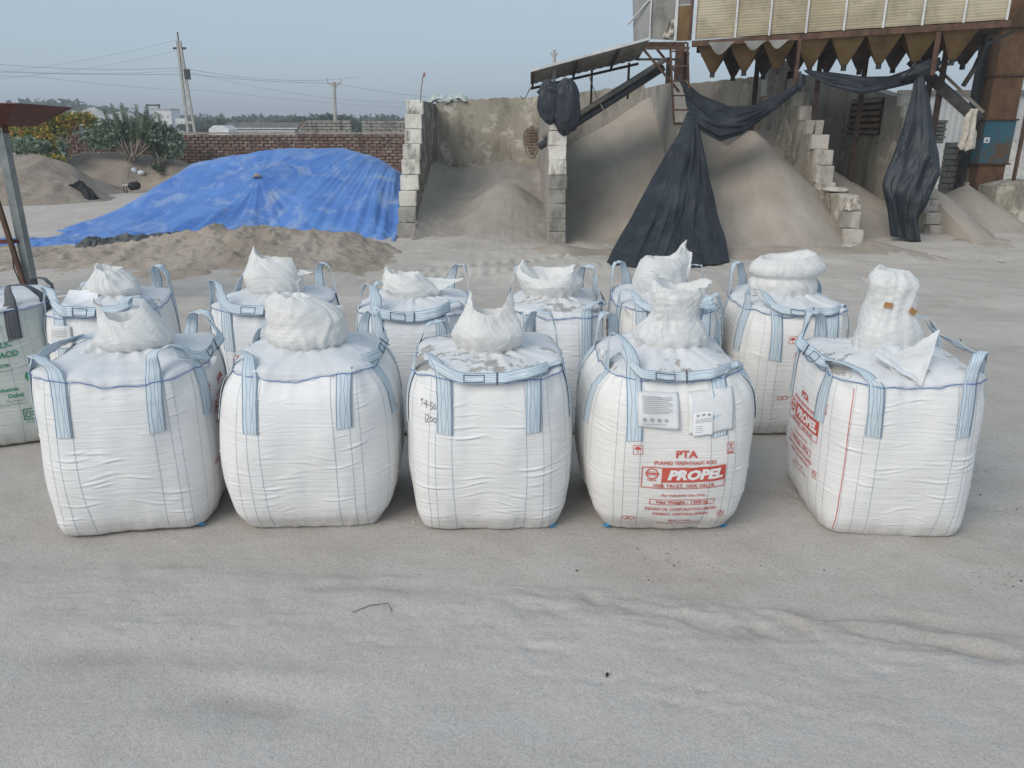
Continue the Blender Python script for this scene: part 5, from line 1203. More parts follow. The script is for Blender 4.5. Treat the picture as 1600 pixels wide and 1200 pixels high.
    def domep(s, th, rho, off=0.0):
        """top cloth: rho 1 at hem, towards 0 at centre"""
        th = np.asarray(th, float); rho = np.asarray(rho, float); n = 2+2.4*rho**3; rim = s.body(th, np.ones_like(th))
        r = s.rr(th, n)*s.t*rho
        z = rim[..., 2]*rho**2+(1-rho**2)*s.h+s.dome*(1-rho**3.4)+.016*vnoise(np.cos(th)*rho*3, np.sin(th)*rho*3, 0, s.seed+8)
        z = z+.008*np.sin(th*14+2*vnoise(th*2, 0, 0, s.seed))*np.exp(-((rho-.42)/.2)**2)+.005*ridge(np.cos(th)*rho*2.2, np.sin(th)*rho*2.2, 0, s.seed+12, 2)*(rho < .97)
        x = s.w*r*np.cos(th)*(1)+s.lean[0]; y = s.d*r*np.sin(th)+s.lean[1]
        k = np.clip((rho-.8)/.2, 0, 1)
        return np.stack([x*(1-k)+rim[..., 0]*k, y*(1-k)+rim[..., 1]*k, z+off], -1)

def ribbon(P, W, width, N=None, t=.0035, seed=0):
    """strap: centre points P, unit width directions W -> verts, faces, uv (closed thin box section)"""
    P = np.array(P, float); W = np.array(W, float); W /= np.linalg.norm(W, axis=1)[:, None]
    T_ = np.gradient(P, axis=0); T_ /= np.linalg.norm(T_, axis=1)[:, None]+1e-9
    if N is None: N = np.cross(W, T_)
    N = N/(np.linalg.norm(N, axis=1)[:, None]+1e-9); L = np.r_[0, np.cumsum(np.linalg.norm(np.diff(P, axis=0), axis=1))]
    wd = width if hasattr(width, '__len__') else np.full(len(P), width); cols = []; uv = []; us = np.linspace(-1, 1, 5)
    for side in (1, -1):
        for u in us*side:
            cup = .12*(u*u)*wd
            cols.append(P+W*(u*wd/2)[:, None]+N*(side*t/2)+N*cup[:, None]*0); uv.append(np.stack([np.full(len(P), u/2+.5), L], -1))
    V = np.stack(cols, 1); U = np.stack(uv, 1); n, c = V.shape[:2]
    return V.reshape(-1, 3), gridF(n, c, True), U.reshape(-1, 2)
def bez(p, n): 
    p = [np.asarray(q, float) for q in p]; t = np.linspace(0, 1, n)[:, None]
    if len(p) == 4: return (1-t)**3*p[0]+3*(1-t)**2*t*p[1]+3*(1-t)*t*t*p[2]+t**3*p[3]
    return (1-t)**2*p[0]+2*(1-t)*t*p[1]+t*t*p[2]
def strip_on(b, f, xs, zs, width, off=.005, horizontal=False):
    P = b.face(f, np.array(xs), np.array(zs), off); e = .01
    if horizontal: W = b.face(f, np.array(xs), np.array(zs)+e, off)-P
    else: W = b.face(f, np.array(xs)+e, np.array(zs), off)-P
    return P, W
def text_mesh(body, size, bold=0.0, xscale=1.0, space=1.0, shear=0.0):
    cu = bpy.data.curves.new('t', 'FONT'); cu.body = body; cu.size = size; cu.align_x = 'CENTER'; cu.offset = bold; cu.resolution_u = 2; cu.space_character = space; cu.shear = shear
    o = bpy.data.objects.new('t', cu); link(o); bpy.context.view_layer.update(); dg = bpy.context.evaluated_depsgraph_get(); me = bpy.data.meshes.new_from_object(o.evaluated_get(dg))
    bm = bmesh.new(); bm.from_mesh(me)
    for _ in range(2):
        long = [e for e in bm.edges if e.calc_length() > .022]
        if long: bmesh.ops.subdivide_edges(bm, edges=long, cuts=1)
    bmesh.ops.triangulate(bm, faces=bm.faces)
    bm.verts.index_update(); V = np.array([(v.co.x*xscale, v.co.y) for v in bm.verts]); F = [tuple(v.index for v in f.verts) for f in bm.faces]; bm.free()
    bpy.data.objects.remove(o); bpy.data.curves.remove(cu); bpy.data.meshes.remove(me); return V, F
_tc = {}
class Print:
    """flat print gathered in face coordinates, then laid on the cloth"""
    def __init__(s): s.items = {}
    def put(s, mat, V, F, lift=0.0):
        L = s.items.setdefault((mat, lift), [[], []]); n = len(L[0]); L[0] += [tuple(v) for v in V]; L[1] += [tuple(i+n for i in f) for f in F]
    def text(s, body, x, z, h, mat='ink_red', bold=0.0, xs=1.0, lift=0.0, shear=0.0, space=1.0):
        key = (body, h, bold, xs, shear, space)
        if key not in _tc: _tc[key] = text_mesh(body, h*1.38, bold, xs, space, shear)
        V, F = _tc[key]; s.put(mat, V+np.array((x, z)), F, lift)
    def rect(s, x0, x1, z0, z1, mat='ink_red', lift=0.0):
        nx, nz = max(2, int((x1-x0)/.008)+1), max(2, int((z1-z0)/.006)+1); X, Z = np.meshgrid(np.linspace(x0, x1, nx), np.linspace(z0, z1, nz)); s.put(mat, np.stack([X, Z], -1).reshape(-1, 2), gridF(nz, nx).tolist(), lift)
    def frame(s, x0, x1, z0, z1, t=.004, **k):
        s.rect(x0, x1, z0, z0+t, **k); s.rect(x0, x1, z1-t, z1, **k); s.rect(x0, x0+t, z0, z1, **k); s.rect(x1-t, x1, z0, z1, **k)
    def ring(s, cx, cz, r0, r1, sx=1.0, a0=0, a1=2*pi, **k):
        a = np.linspace(a0, a1, 30); V = [(cx+sx*r*cos(t), cz+r*sin(t)) for t in a for r in (r0, r1)]; s.put(k.get('mat', 'ink_red'), V, [(2*i, 2*i+1, 2*i+3, 2*i+2) for i in range(29)], k.get('lift', 0.0))
    def line(s, pts, t=.004, mat='ink_black', lift=0.0):
        for (a, b) in zip(pts[:-1], pts[1:]):
            a = np.array(a); b = np.array(b); d = b-a; L = np.linalg.norm(d)+1e-9; nrm = np.array((-d[1], d[0]))/L*t/2; d = d/L*t*.3; n = max(2, int(L/.012)+1)
            V = []
            for k in range(n): q = a-d+(b-a+2*d)*k/(n-1); V += [q-nrm, q+nrm]
            s.put(mat, V, [(2*i, 2*i+1, 2*i+3, 2*i+2)[::-1] for i in range(n-1)], lift)
    def build(s, b, f, x0, z0, sc, parent, name='printed_lettering', off=.0048, k=(0, 0, 0)):
        for (mat, lift), (V, F) in s.items.items():
            V = np.array(V)*sc; P = b.face(f, V[:, 0]+x0, V[:, 1]+z0, off+lift)
            o = mesh_obj(name, P, F, M[mat], parent, False)
def pta_print():
    p = Print(); R = dict(mat='ink_red')
    p.text('PTA', 0, .428, .046, bold=.0022, xs=1.15); p.text('(PURIFIED TEREPHTHALIC ACID)', 0, .380, .024, bold=.0006, xs=.80)
    p.rect(-.135, .262, .262, .358, lift=.0002); p.frame(-.262, .262, .215, .362, .005)
    p.text('PROPEL', .065, .283, .062, 'ink_white', bold=.0048, xs=1.16, lift=.0016, shear=.22)
    p.ring(-.198, .316, .030, .0365, 1.05); p.rect(-.238, -.158, .310, .322); p.line([(-.228, .303), (-.168, .303)], .002, 'ink_red'); p.line([(-.228, .329), (-.168, .329)], .002, 'ink_red')
    p.text('IndianOil', -.198, .268, .011, bold=.0005); p.rect(-.14, -.135, .215, .36)
    p.text('100% TRUST. 100% VALUE.', 0, .225, .024, bold=.0006, xs=1.0)
    p.text('For Industrial Use Only', 0, .158, .021, bold=.0003, xs=.95)
    p.frame(-.20, .20, .092, .134, .004); p.text('Net Weight : 1200 kg', 0, .102, .024, bold=.0008, xs=1.08)
    p.text('INDIAN OIL CORPORATION LIMITED', 0, .046, .022, bold=.0005, xs=.88); p.text('PANIPAT, HARYANA (INDIA)', 0, .006, .022, bold=.0005, xs=.88)
    p.text('Made in India', -.0, -.052, .019, bold=.0003); p.text('Visit us at : www.iocl.com', 0, -.084, .019, bold=.0003, xs=1.0)
    # handling marks
    def mark(cx, cz, kind, w=.030):
        p.frame(cx-w, cx+w, cz-w, cz+w, .003)
        if kind == 0:
            a = np.linspace(0, pi, 12); V = [(cx+.02*cos(t), cz+.002+.018*sin(t)) for t in a]; p.put('ink_red', V+[(cx, cz+.0)], [(12, i, i+1) for i in range(11)]); p.line([(cx, cz), (cx, cz-.018), (cx+.007, cz-.020)], .003, 'ink_red')
        elif kind == 1:
            p.line([(cx-.02, cz-.016), (cx+.018, cz+.02)], .003, 'ink_red'); p.line([(cx+.02, cz-.016), (cx-.018, cz+.02)], .003, 'ink_red'); p.line([(cx, cz-.018), (cx, cz+.012)], .005, 'ink_red'); p.ring(cx, cz+.017, 0, .006); p.rect(cx-w, cx+w, cz-w-.012, cz-w-.004)
        else:
            p.ring(cx, cz, .012, .016); p.line([(cx-.02, cz-.002), (cx, cz+.022), (cx+.02, cz-.002)], .003, 'ink_red'); p.text('5', cx, cz-.007, .014)
    mark(-.292, .472, 0); mark(.292, .472, 1); mark(.262, -.0, 2, .026)
    for sx in (-.34, -.30): p.ring(sx, -.03, .012, .016, 1.5)
    p.line([(-.275, -.032), (-.24, -.028), (-.225, -.04)], .002, 'ink_red'); p.text('fibc', -.33, -.052, .008)
    return p
PTA = pta_print()

def add_text_side(b, root, f, x0, z0, sc=1.0): PTA.build(b, f, x0, z0, sc, root)

def spout(b, root, pos, rad, prof, peaks, lean=(0, 0), seed=1, mat='film_warm', crump=.02, name='tied_spout', dip=.35, nth=200, gathers=13, squash=(1, 1), z0=None, rot=0, facet=1.0):
    """liner neck tied at its base: prof = [(height m, radius factor)], peaks = [(angle deg, extra height, width deg, outward flare)] at the open rim"""
    hs = [p[0] for p in prof]; rs = [p[1] for p in prof]; H = hs[-1]; nr = 96; t = np.linspace(0, 1, nr); th = np.linspace(0, 2*pi, nth, endpoint=False)
    T_, TH = np.meshgrid(t, th, indexing='ij')
    if z0 is None: z0 = float(b.domep(np.array([-pi/2]), np.array([.35]))[0][2])-.02
    pk = 0*TH; fl = 0*TH
    for (a, hgt, w, flare) in peaks:
        d = (TH-radians(a)+pi) % (2*pi)-pi; g = np.exp(-np.abs(d/radians(w))**1.6); pk += hgt*g; fl += flare*g
    R = rad*smooth_interp(T_*H, hs, rs)
    x, y = np.cos(TH), np.sin(TH); R = R*(1+.16*vnoise(x*.9, y*.9, T_*2.2, seed+50)*np.clip(T_*2, 0, 1)); Z = T_*H+pk*np.clip((T_-.45)/.55, 0, 1)**1.5
    x, y = np.cos(TH), np.sin(TH)
    cz = Z/.12
    tw = TH+.5*T_*(1 if seed % 2 else -1)+.35*vnoise(x, y, cz*.5, seed+2); fx, fy = np.cos(tw), np.sin(tw); c_a = .008+crump*.30
    fo = np.clip(T_*5+.25, 0, 1); zz_ = Z*.6
    cr = (c_a*1.15*crumple3(fx*rad, fy*rad, zz_*1.0, 5.5, seed, 6)*facet+c_a*.75*crumple3(fx*rad, fy*rad, zz_*.35, 11, seed+4, 5)+c_a*.30*crumple3(x*rad, y*rad, Z, 22, seed+8, 4))*fo+crump*.45*vnoise(x*1.0, y*1.0, cz*.45, seed+3)*T_
    ga = .06*rad*np.cos(TH*gathers+2*vnoise(TH*2, T_, 0, seed))*np.exp(-T_*9)
    R = R+cr+ga+fl*np.clip((T_-.5)*2, 0, 1)**1.5
    X = R*x*squash[0]+lean[0]*(Z/H)**1.3+.5*crump*vnoise(Z*9, x, y, seed+20)*T_; Y = R*y*squash[1]+lean[1]*(Z/H)**1.3
    Z = Z+crump*.5*vnoise(x*3, y*3, T_*4, seed+11)*T_
    V = np.stack([X, Y, Z], -1)
    # inside of the opening falling back in
    rows = [V]; cen = V[-1].mean(0); k_ = 12
    for k in range(1, k_+1):
        f = k/k_; q = V[-1].copy(); q[:, :2] = cen[:2]+(V[-1][:, :2]-cen[:2])*(1-.93*f**1.1); q[:, 2] = V[-1][:, 2]-(dip*H*(1-(1-f)**2.2)+pk[-1]*min(1, f*1.6))
        q[:, 2] = q[:, 2]*(1) + .012*vnoise(x[-1]*2, y[-1]*2, f*3, seed+30); q[:, :2] *= 1
        rows.append(q[None])
    V = np.concatenate(rows, 0); nn = V.shape[0]; V = V.reshape(-1, 3)
    c_, s_ = cos(rot), sin(rot); V = np.stack([V[:, 0]*c_-V[:, 1]*s_+pos[0], V[:, 0]*s_+V[:, 1]*c_+pos[1], V[:, 2]+z0], -1)
    return mesh_obj(name, V, gridF(nn, nth, True), M[mat], root)
def flap(root, pts, mat, seed, amp=.02, name='loose_flap', n=26):
    """loose piece of film: quad of corner points with crumple"""
    q = [np.asarray(p, float)-np.array((0, 0, .06 if p[2] > 1.05 else 0)) for p in pts]; n = 40; U, V_ = np.meshgrid(np.linspace(0, 1, n), np.linspace(0, 1, n)); U = U[..., None]; V_ = V_[..., None]
    P = (q[0]*(1-U)+q[1]*U)*(1-V_)+(q[3]*(1-U)+q[2]*U)*V_; nn = np.cross(q[1]-q[0], q[3]-q[0]); nn = nn/(np.linalg.norm(nn)+1e-9)
    w = amp*(1.1*crumple3(U[..., 0], V_[..., 0], 0*U[..., 0], 1.3, seed % 11, 5)+vnoise(U[..., 0]*2, V_[..., 0]*2, 0, seed+1)); P = P+nn*w[..., None]
    e = .25*amp*vnoise(U[..., 0]*9, V_[..., 0]*9, 0, seed+4); P[..., 2] += e
    return mesh_obj(name, P.reshape(-1, 3), gridF(n, n), M[mat], root)

def build_bag(label, fl, fr, seed, h, depth=.93, belly=1.16, top=1.06, dome=.06, bodymat='bag', topmat='top', straps=None, bands=(), prints=(), res=(288, 220), strapmat='strap', hem='thread_vivid', lean=(0, 0), group='white big bags standing in two rows', legz=.33, panels=True, name='big_bag', calm=0):
    fl, fr = np.array(fl), np.array(fr); d = fr-fl; W = float(np.linalg.norm(d[:2])); rz = math.atan2(d[1], d[0]); mid = (fl+fr)/2
    c = mid[:2]+np.array((-sin(rz), cos(rz)))*depth/2; root = thing(name, label, 'big bag', (c[0], c[1], float(ground_h(c[0], c[1]))*0+.0), rz, group)
    pm = [(p[0], 0, 0, p[3], p[4]) for p in prints]
    b = Bag(seed, W, depth, h, belly, top, dome, pm, lean, res, bodymat, calm); nth, nv = res
    # angles spaced evenly along the perimeter of a rounded square
    tt = np.linspace(-pi, pi, 4000); rr_ = b.rr(tt, 4); xx, yy = rr_*np.cos(tt), rr_*np.sin(tt); L = np.r_[0, np.cumsum(np.hypot(np.diff(xx), np.diff(yy)))]; th = np.interp(np.linspace(0, L[-1], nth, endpoint=False), L, tt)
    v = np.r_[0, .004, .012, .022, np.linspace(.032, 1, nv-4)]
    TH, V_ = np.meshgrid(th, v); P = b.body(TH, V_)
    P[0, :, :2] *= .93; P[0, :, 2] = 0.0; P[1, :, :2] *= .975; P[2, :, :2] *= .99
    bot = P[0].copy(); bot[:, :2] *= .02; P = np.concatenate([bot[None], P], 0)
    mesh_obj('woven_body', P.reshape(-1, 3), gridF(P.shape[0], nth, True), M[bodymat], root)
    rho = np.linspace(1, .02, 56); TH2, R2 = np.meshgrid(th, rho); mesh_obj('top_cloth', b.domep(TH2, R2, -.0).reshape(-1, 3), gridF(56, nth, True), M[topmat], root)
    # hem: folded white edge and blue cord
    th2 = np.linspace(-pi, pi, 300, endpoint=False); e = b.body(th2, np.ones(300), .002); wob = .006*vnoise(th2*12, 0, 0, seed+40)
    hm = [e+np.stack([0*th2, 0*th2, -.006+0*th2], -1), b.body(th2, np.full(300, 1.0), .007+wob*.5)+np.array((0, 0, .003)), b.body(th2, np.full(300, 1.0), .002)+np.stack([0*th2, 0*th2, .012+wob], -1), b.domep(th2, np.full(300, .97), .004)]
    mesh_obj('folded_hem', np.concatenate([q.reshape(1, -1, 3) for q in hm], 0).reshape(-1, 3), gridF(4, 300, True), M['top'], root)
    m = MB(); cp = b.body(th2, np.full(300, 1.0), .013+.003*np.sin(th2*31))+np.stack([0*th2, 0*th2, -.002+.005*np.sin(th2*17+seed)], -1); m.tube(list(cp)+[cp[0]], .0026, 5, False); m.build('hem_cord', M[hem], root, True)
    # vertical stitch lines on all faces
    g = random.Random(seed+77); S_ = MB(); zs = np.linspace(.012, h*.985, 90); Rd = None
    for f in ('front', 'left', 'right'):
        hw = (b.w if f == 'front' else b.d)
        for x in (-.84, -.68, -.46, .46, .68, .84):
            x0 = x*hw*1.02+g.uniform(-.015, .015); k = 1+.10*np.sin(pi*zs/h); P_ = b.face(f, x0*k, zs, .0016)
            Wd = b.face(f, x0*k+.0028, zs, .0016); nv2 = len(zs); VV = np.stack([P_, Wd], 1).reshape(-1, 3); S_.add(VV, [(2*i, 2*i+1, 2*i+3, 2*i+2) for i in range(nv2-1)])
    S_.build('stitch_lines', M['thread'], root)
    # corner loops
    loops = straps or {}
    sx = {'front': .275*W/.9, 'right': .275*depth/.9}
    corners = {'fl': ('front', -1, 'left', 1), 'fr': ('front', 1, 'right', -1), 'br': ('back', -1, 'right', 1), 'bl': ('back', 1, 'left', -1)}
    tips = {}
    for cn_, (f1, s1, f2, s2) in corners.items():
        if cn_ in loops and loops[cn_] is None: continue
        hgt, ox, oy, wdt = (loops.get(cn_) or (.14, 0, 0, .085)); g = random.Random(seed*7+hash(cn_) % 1 + len(cn_)*3+ord(cn_[1])+ord(cn_[0]))
        x1 = s1*(sx['front'])+g.uniform(-.02, .02); x2 = s2*sx['right']+g.uniform(-.02, .02); zt_ = h*.995; zb_ = h-legz+g.uniform(-.03, .03)
        zs_ = np.linspace(zb_, zt_, 18); PA, WA = strip_on(b, f1, x1+0*zs_, zs_, .0, .006); PB, WB = strip_on(b, f2, x2+0*zs_, zs_[::-1], .0, .006)
        a, c2 = PA[-1], PB[0]; out = (a+c2)/2*np.array((1, 1, 0)); out = out/np.linalg.norm(out); 
        mid_ = (a+c2)/2*np.array((1.0, 1.0, 1))+np.array((ox, oy, hgt)); n1 = 16
        C1 = bez([a, a+np.array((0, 0, hgt*.6))+(mid_-a)*.1, mid_-(c2-a)*.28+np.array((0, 0, hgt*.15)), mid_], n1)[1:]; C2 = bez([mid_, mid_+(c2-a)*.28+np.array((0, 0, hgt*.15)), c2+np.array((0, 0, hgt*.6))+(mid_-c2)*.1, c2], n1)[1:-1]
        P_ = np.concatenate([PA, C1, C2, PB]); wa = WA[-1]/np.linalg.norm(WA[-1]); wb = WB[0]/np.linalg.norm(WB[0])
        # keep the width sense consistent round the corner
        if f1 == 'back': pass
        wb2 = wb if True else wb
        dirw = (wa*1.0); n_loop = len(C1)+len(C2); Wl = []
        endw = wb if (np.cross(wa, wb)[2]*s1 > 0) == (s1 > 0) and False else wb
        # choose the sign giving the turned-over strap (front leg going up, side leg coming down)
        sgn = -1.0
        for k in range(n_loop):
            q = (k+1)/(n_loop+1); q = q*q*(3-2*q); aw = wa*cos(q*pi/2)+sgn*wb*sin(q*pi/2); Wl.append(aw/np.linalg.norm(aw))
        W_all = np.concatenate([WA/np.linalg.norm(WA, axis=1)[:, None], np.array(Wl), sgn*WB/np.linalg.norm(WB, axis=1)[:, None]])
        wdv = np.full(len(P_), .098); nl = len(PA); tq = np.linspace(0, 1, n_loop); wdt *= .82; wdv[nl:nl+n_loop] = wdt+(.098-wdt)*np.abs(2*tq-1)**2
        jit = np.stack([vnoise(np.arange(len(P_))*.25, k*7.7, 0, seed+k)*.012 for k in range(3)], -1); mask = np.zeros(len(P_)); mask[nl+2:nl+n_loop-2] = 1; P_ = P_+jit*mask[:, None]
        V2, F2, U2 = ribbon(P_, W_all, wdv, None, .004); mesh_obj('lifting_loop', V2, F2, M[strapmat], root, True, uv=U2); tips[cn_] = mid_
    # bands lying along the hem between two loops
    for (ca, cb, zo, sag, outw, wd) in bands:
        A_, B_ = tips[ca], tips[cb]; n = 44; t = np.linspace(0, 1, n)[:, None]; f = {'flfr': 'front', 'frbr': 'right', 'flbl': 'left', 'blbr': 'back'}[ca+cb]
        if f == 'front': xs = np.linspace(-sx['front']*1.12, sx['front']*1.12, n)
        else: xs = np.linspace(-sx['right']*1.12, sx['right']*1.12, n)*(1 if f == 'right' else -1)
        zc = h+zo-sag*np.sin(pi*t[:, 0])+.01*vnoise(t[:, 0]*5, 0, 0, seed+60); hug = b.face(f, xs, np.minimum(zc, h*.99), .016+outw); hug[:, 2] = zc
        kk = np.clip(np.minimum(t, 1-t)*7, 0, 1)**.7; P_ = hug*kk+(A_*(t < .5)+B_*(t >= .5))*(1-kk)*.6+hug*(1-kk)*.4
        nrm_out = np.array((cos(FACE[f]), sin(FACE[f]), 0)); tw_ = .5+.5*vnoise(t[:, 0]*4, 3, 0, seed+61)[:, None]*1.2
        Wd = np.array((0, 0, 1.0))*np.cos(tw_)-nrm_out*np.sin(tw_)*1.0
        V2, F2, U2 = ribbon(P_, Wd, wd, None, .005); mesh_obj('tied_band', V2, F2, M[strapmat], root, True, uv=U2)
        q = n//3; m = MB()
        for s0, s1_ in ((q-2, q+7),):
            for off in (-.32, .32):
                pp = [P_[i]+Wd[i]*wd*off+nrm_out*.006 for i in range(s0, s1_)]; m.tube(pp, .0022, 4)
            for i in (s0, s1_-1): m.tube([P_[i]-Wd[i]*wd*.34+nrm_out*.006, P_[i]+Wd[i]*wd*.34+nrm_out*.006], .0022, 4)
        m.build('band_stitching', M['ink_black'], root)
        m = MB(); i = n//2+3; m.tube([P_[i]+Wd[i]*.04+nrm_out*.012, P_[i]-Wd[i]*.04+nrm_out*.012], .004, 5); m.build('tie_string', M['wire'], root)
    for (f, x0, z0, z_lo, z_hi, sc) in prints: PTA.build(b, f, x0, z0, sc, root)
    # little blue corner cloths at the base
    for s1 in (-1, 1):
        p = b.face('front', s1*b.w*.93, .012, .004); m = MB(); m.box((p[0]+s1*.004, p[1]+.012, .012), (.04, .03, .016), s1*.5, .005, .006, g)
        if g.random() < .6: m.build('blue_corner_tab', M['blue_cap'], root)
    return b, root
def G(px, py): return gnd(px, py)
def cord(root, c, r_, z, name='tie_cord', seed=0, mat='cloth', sx=1, sy=1, th=.006):
    a = np.linspace(0, 2*pi, 40); z -= .06; P_ = [(c[0]+r_*sx*cos(t)*(1+.05*sin(5*t)), c[1]+r_*sy*sin(t)*(1+.05*cos(4*t)), z+.006*sin(3*t+seed)) for t in a]; return MB().tube(P_, th, 6, False).build(name, M[mat], root, True)

# front row -------------------------------------------------------
F = .002
# 1
b1, r1 = build_bag('leftmost front-row bag, white with twin-peaked torn spout and red print on its right side', G(88, 843), G(326, 826), 101, 1.04, .93, 1.16, 1.05, .085, 'bag', 'top',
    {'fl': (.12, -.04, .03, .08), 'fr': (.17, -.06, .0, .085), 'br': (.20, .0, -.0, .08), 'bl': (.06, 0, 0, .08)}, [('fr', 'br', .06, .02, .01, .07), ('fl', 'bl', .05, .0, .0, .07)], [('right', .06, .42, .30, .92, 1.0)])
spout(b1, r1, (.06, -.03), .22, [(0, .80), (.04, 1.0), (.11, 1.0), (.17, .78), (.20, .66)], [(190, .13, 30, .02), (335, .13, 26, .02), (60, .04, 40, 0)], (-.03, .0), 5, 'film', .018, squash=(1.0, .8), dip=.7)
flap(r1, [(-.28, -.22, 1.10), (-.06, -.22, 1.08), (-.05, -.12, 1.20), (-.20, -.10, 1.22)], 'film', 51, .02)
flap(r1, [(.02, -.16, 1.20), (.22, -.12, 1.16), (.24, -.02, 1.34), (.12, -.02, 1.38)], 'film', 57, .02)
flap(r1, [(.33, -.30, 1.03), (.52, -.26, .98), (.54, .0, 1.02), (.36, .0, 1.08)], 'film', 53, .03)
cord(r1, (.06, -.03), .17, 1.085)
# 2
b2, r2 = build_bag('second bag of the front row, plain white with a smooth rounded cap-like spout leaning left', G(376, 829), G(594, 824), 202, 1.04, .93, 1.27, 1.0, .10, 'bag', 'top',
    {'fl': (.10, .02, .06, .07), 'fr': (.04, -.04, .05, .08), 'br': (.22, .02, -.05, .07), 'bl': (.12, 0, 0, .08)}, [('fr', 'br', .07, .01, .0, .07)])
spout(b2, r2, (.0, -.06), .235, [(0, .86), (.04, 1.0), (.14, 1.02), (.20, .99), (.265, .82), (.315, .42)], [(180, .03, 60, .0)], (-.07, .02), 8, 'film_warm', .013, dip=.05, gathers=18, squash=(1.04, .85), facet=.5)
flap(r2, [(-.12, .12, 1.36), (.10, .08, 1.26), (.21, .10, 1.40), (.03, .16, 1.37)], 'film', 61, .02)
cord(r2, (0, -.06), .20, 1.10, sy=.85)
# 3
b3, r3 = build_bag('third front-row bag, black marker numbers at upper left and a two-horned spout', G(655, 831), G(875, 829), 303, 1.04, .93, 1.20, 1.05, .07, 'bag', 'top_dusty',
    {'fl': (.13, -.02, .05, .07), 'fr': (.05, .02, .03, .07), 'br': (.22, .0, -.05, .06), 'bl': (.14, 0, 0, .07)}, [('fl', 'fr', .05, .045, .012, .07)])
spout(b3, r3, (.0, -.02), .21, [(0, .85), (.05, 1.0), (.15, .97), (.20, .74), (.25, .58)], [(195, .14, 28, -.0), (350, .15, 24, .05)], (.0, .0), 12, 'film_warm', .016, squash=(1.0, .8), gathers=16, facet=.7)
pw = Print()
pw.line([(-.14, .10), (-.115, .115), (-.125, .07)], .0045); pw.line([(-.10, .085), (-.085, .088)], .0045); pw.line([(-.07, .11), (-.078, .08), (-.05, .085)], .0045); pw.line([(-.055, .105), (-.058, .06)], .0045)
pw.line([(-.04, .08), (-.025, .082)], .0045); pw.line([(.01, .10), (-.012, .10), (-.012, .08), (.006, .072), (-.002, .055), (-.016, .058)], .0045); pw.ring(.026, .078, .012, .0165, .8, mat='ink_black')
pw.line([(-.07, .02), (-.074, -.04)], .0045); pw.line([(-.052, .01), (-.04, .018), (-.035, 0), (-.058, -.035), (-.03, -.035)], .0045); pw.ring(-.008, -.012, .014, .0185, .75, mat='ink_black'); pw.ring(.026, -.012, .014, .0185, .75, mat='ink_black')
pw.build(b3, 'front', -.375, .79, .92, r3, 'marker_writing')
cord(r3, (0, -.02), .18, 1.09, sy=.8)
# 4
b4, r4 = build_bag('fourth front-row bag with red PROPEL print and paper tags on its front', G(938, 829), G(1146, 830), 404, 1.04, .93, 1.30, .98, .10, 'bag_warm', 'top_some',
    {'fl': (.24, -.02, .07, .06), 'fr': (.06, .02, .0, .085), 'br': (.26, .0, -.08, .07), 'bl': (.2, 0, 0, .07)}, [('fl', 'fr', .035, .035, .012, .06)], [('front', .055, .165, .05, .75, 1.0)])
spout(b4, r4, (.03, -.03), .24, [(0, .90), (.05, .98), (.11, .88), (.18, .68), (.25, .66), (.31, .72), (.37, .66)], [(160, .07, 40, 0), (20, .05, 30, .02)], (.03, .0), 15, 'film', .022, squash=(1.0, .8), dip=.2)
cord(r4, (.03, -.03), .2, 1.10, mat='thread_vivid', sy=.85, th=.004)
def tagcard(b, root, f, x0, x1, z0, z1, off, mat, name, printed=None, curl=0.0):
    nx = 14; X, Z = np.meshgrid(np.linspace(x0, x1, nx), np.linspace(z0, z1, nx)); P_ = b.face(f, X, np.minimum(Z, b.h*.985), off); P_[..., 1] -= curl*((X-x0)/(x1-x0))**2*(1-(Z-z0)/(z1-z0)); o = mesh_obj(name, P_.reshape(-1, 3), gridF(nx, nx), M[mat], root)
    sm = o.modifiers.new('t', 'SOLIDIFY'); sm.thickness = .001; return o
tagcard(b4, r4, 'front', -.24, .0, .78, .985, .012, 'pocket', 'document_pocket', curl=.02)
tagcard(b4, r4, 'front', .06, .36, .745, .99, .013, 'pocket', 'document_pocket')
tagcard(b4, r4, 'front', .085, .205, .735, .875, .018, 'paper', 'address_label')
pl = Print()
for k in range(9): pl.line([(-.21, .96-.011*k), (-.04-.02*(k % 3 == 2), .96-.011*k)], .003, 'ink_grey', .0)
for k in range(4): pl.ring(-.20+.042*k, .83, .004, .011, mat='ink_grey')
pl.line([(-.21, .805), (-.07, .805)], .003, 'ink_grey')
for k in range(3): pl.ring(.11+.033*k, .86, .002, .009, mat='ink_grey')
for k in range(3): pl.line([(.095, .836-.009*k), (.195, .836-.009*k)], .0025, 'ink_grey')
for k in range(4): pl.line([(.095, .795-.012*k), (.14, .795-.012*k)], .0025, 'ink_grey')
pl.build(b4, 'front', 0, 0, 1.0, r4, 'label_print', off=.0205)
for o_ in list(r4.children):
    if o_.name.startswith('label_print'): o_['kind'] = 'stuff'
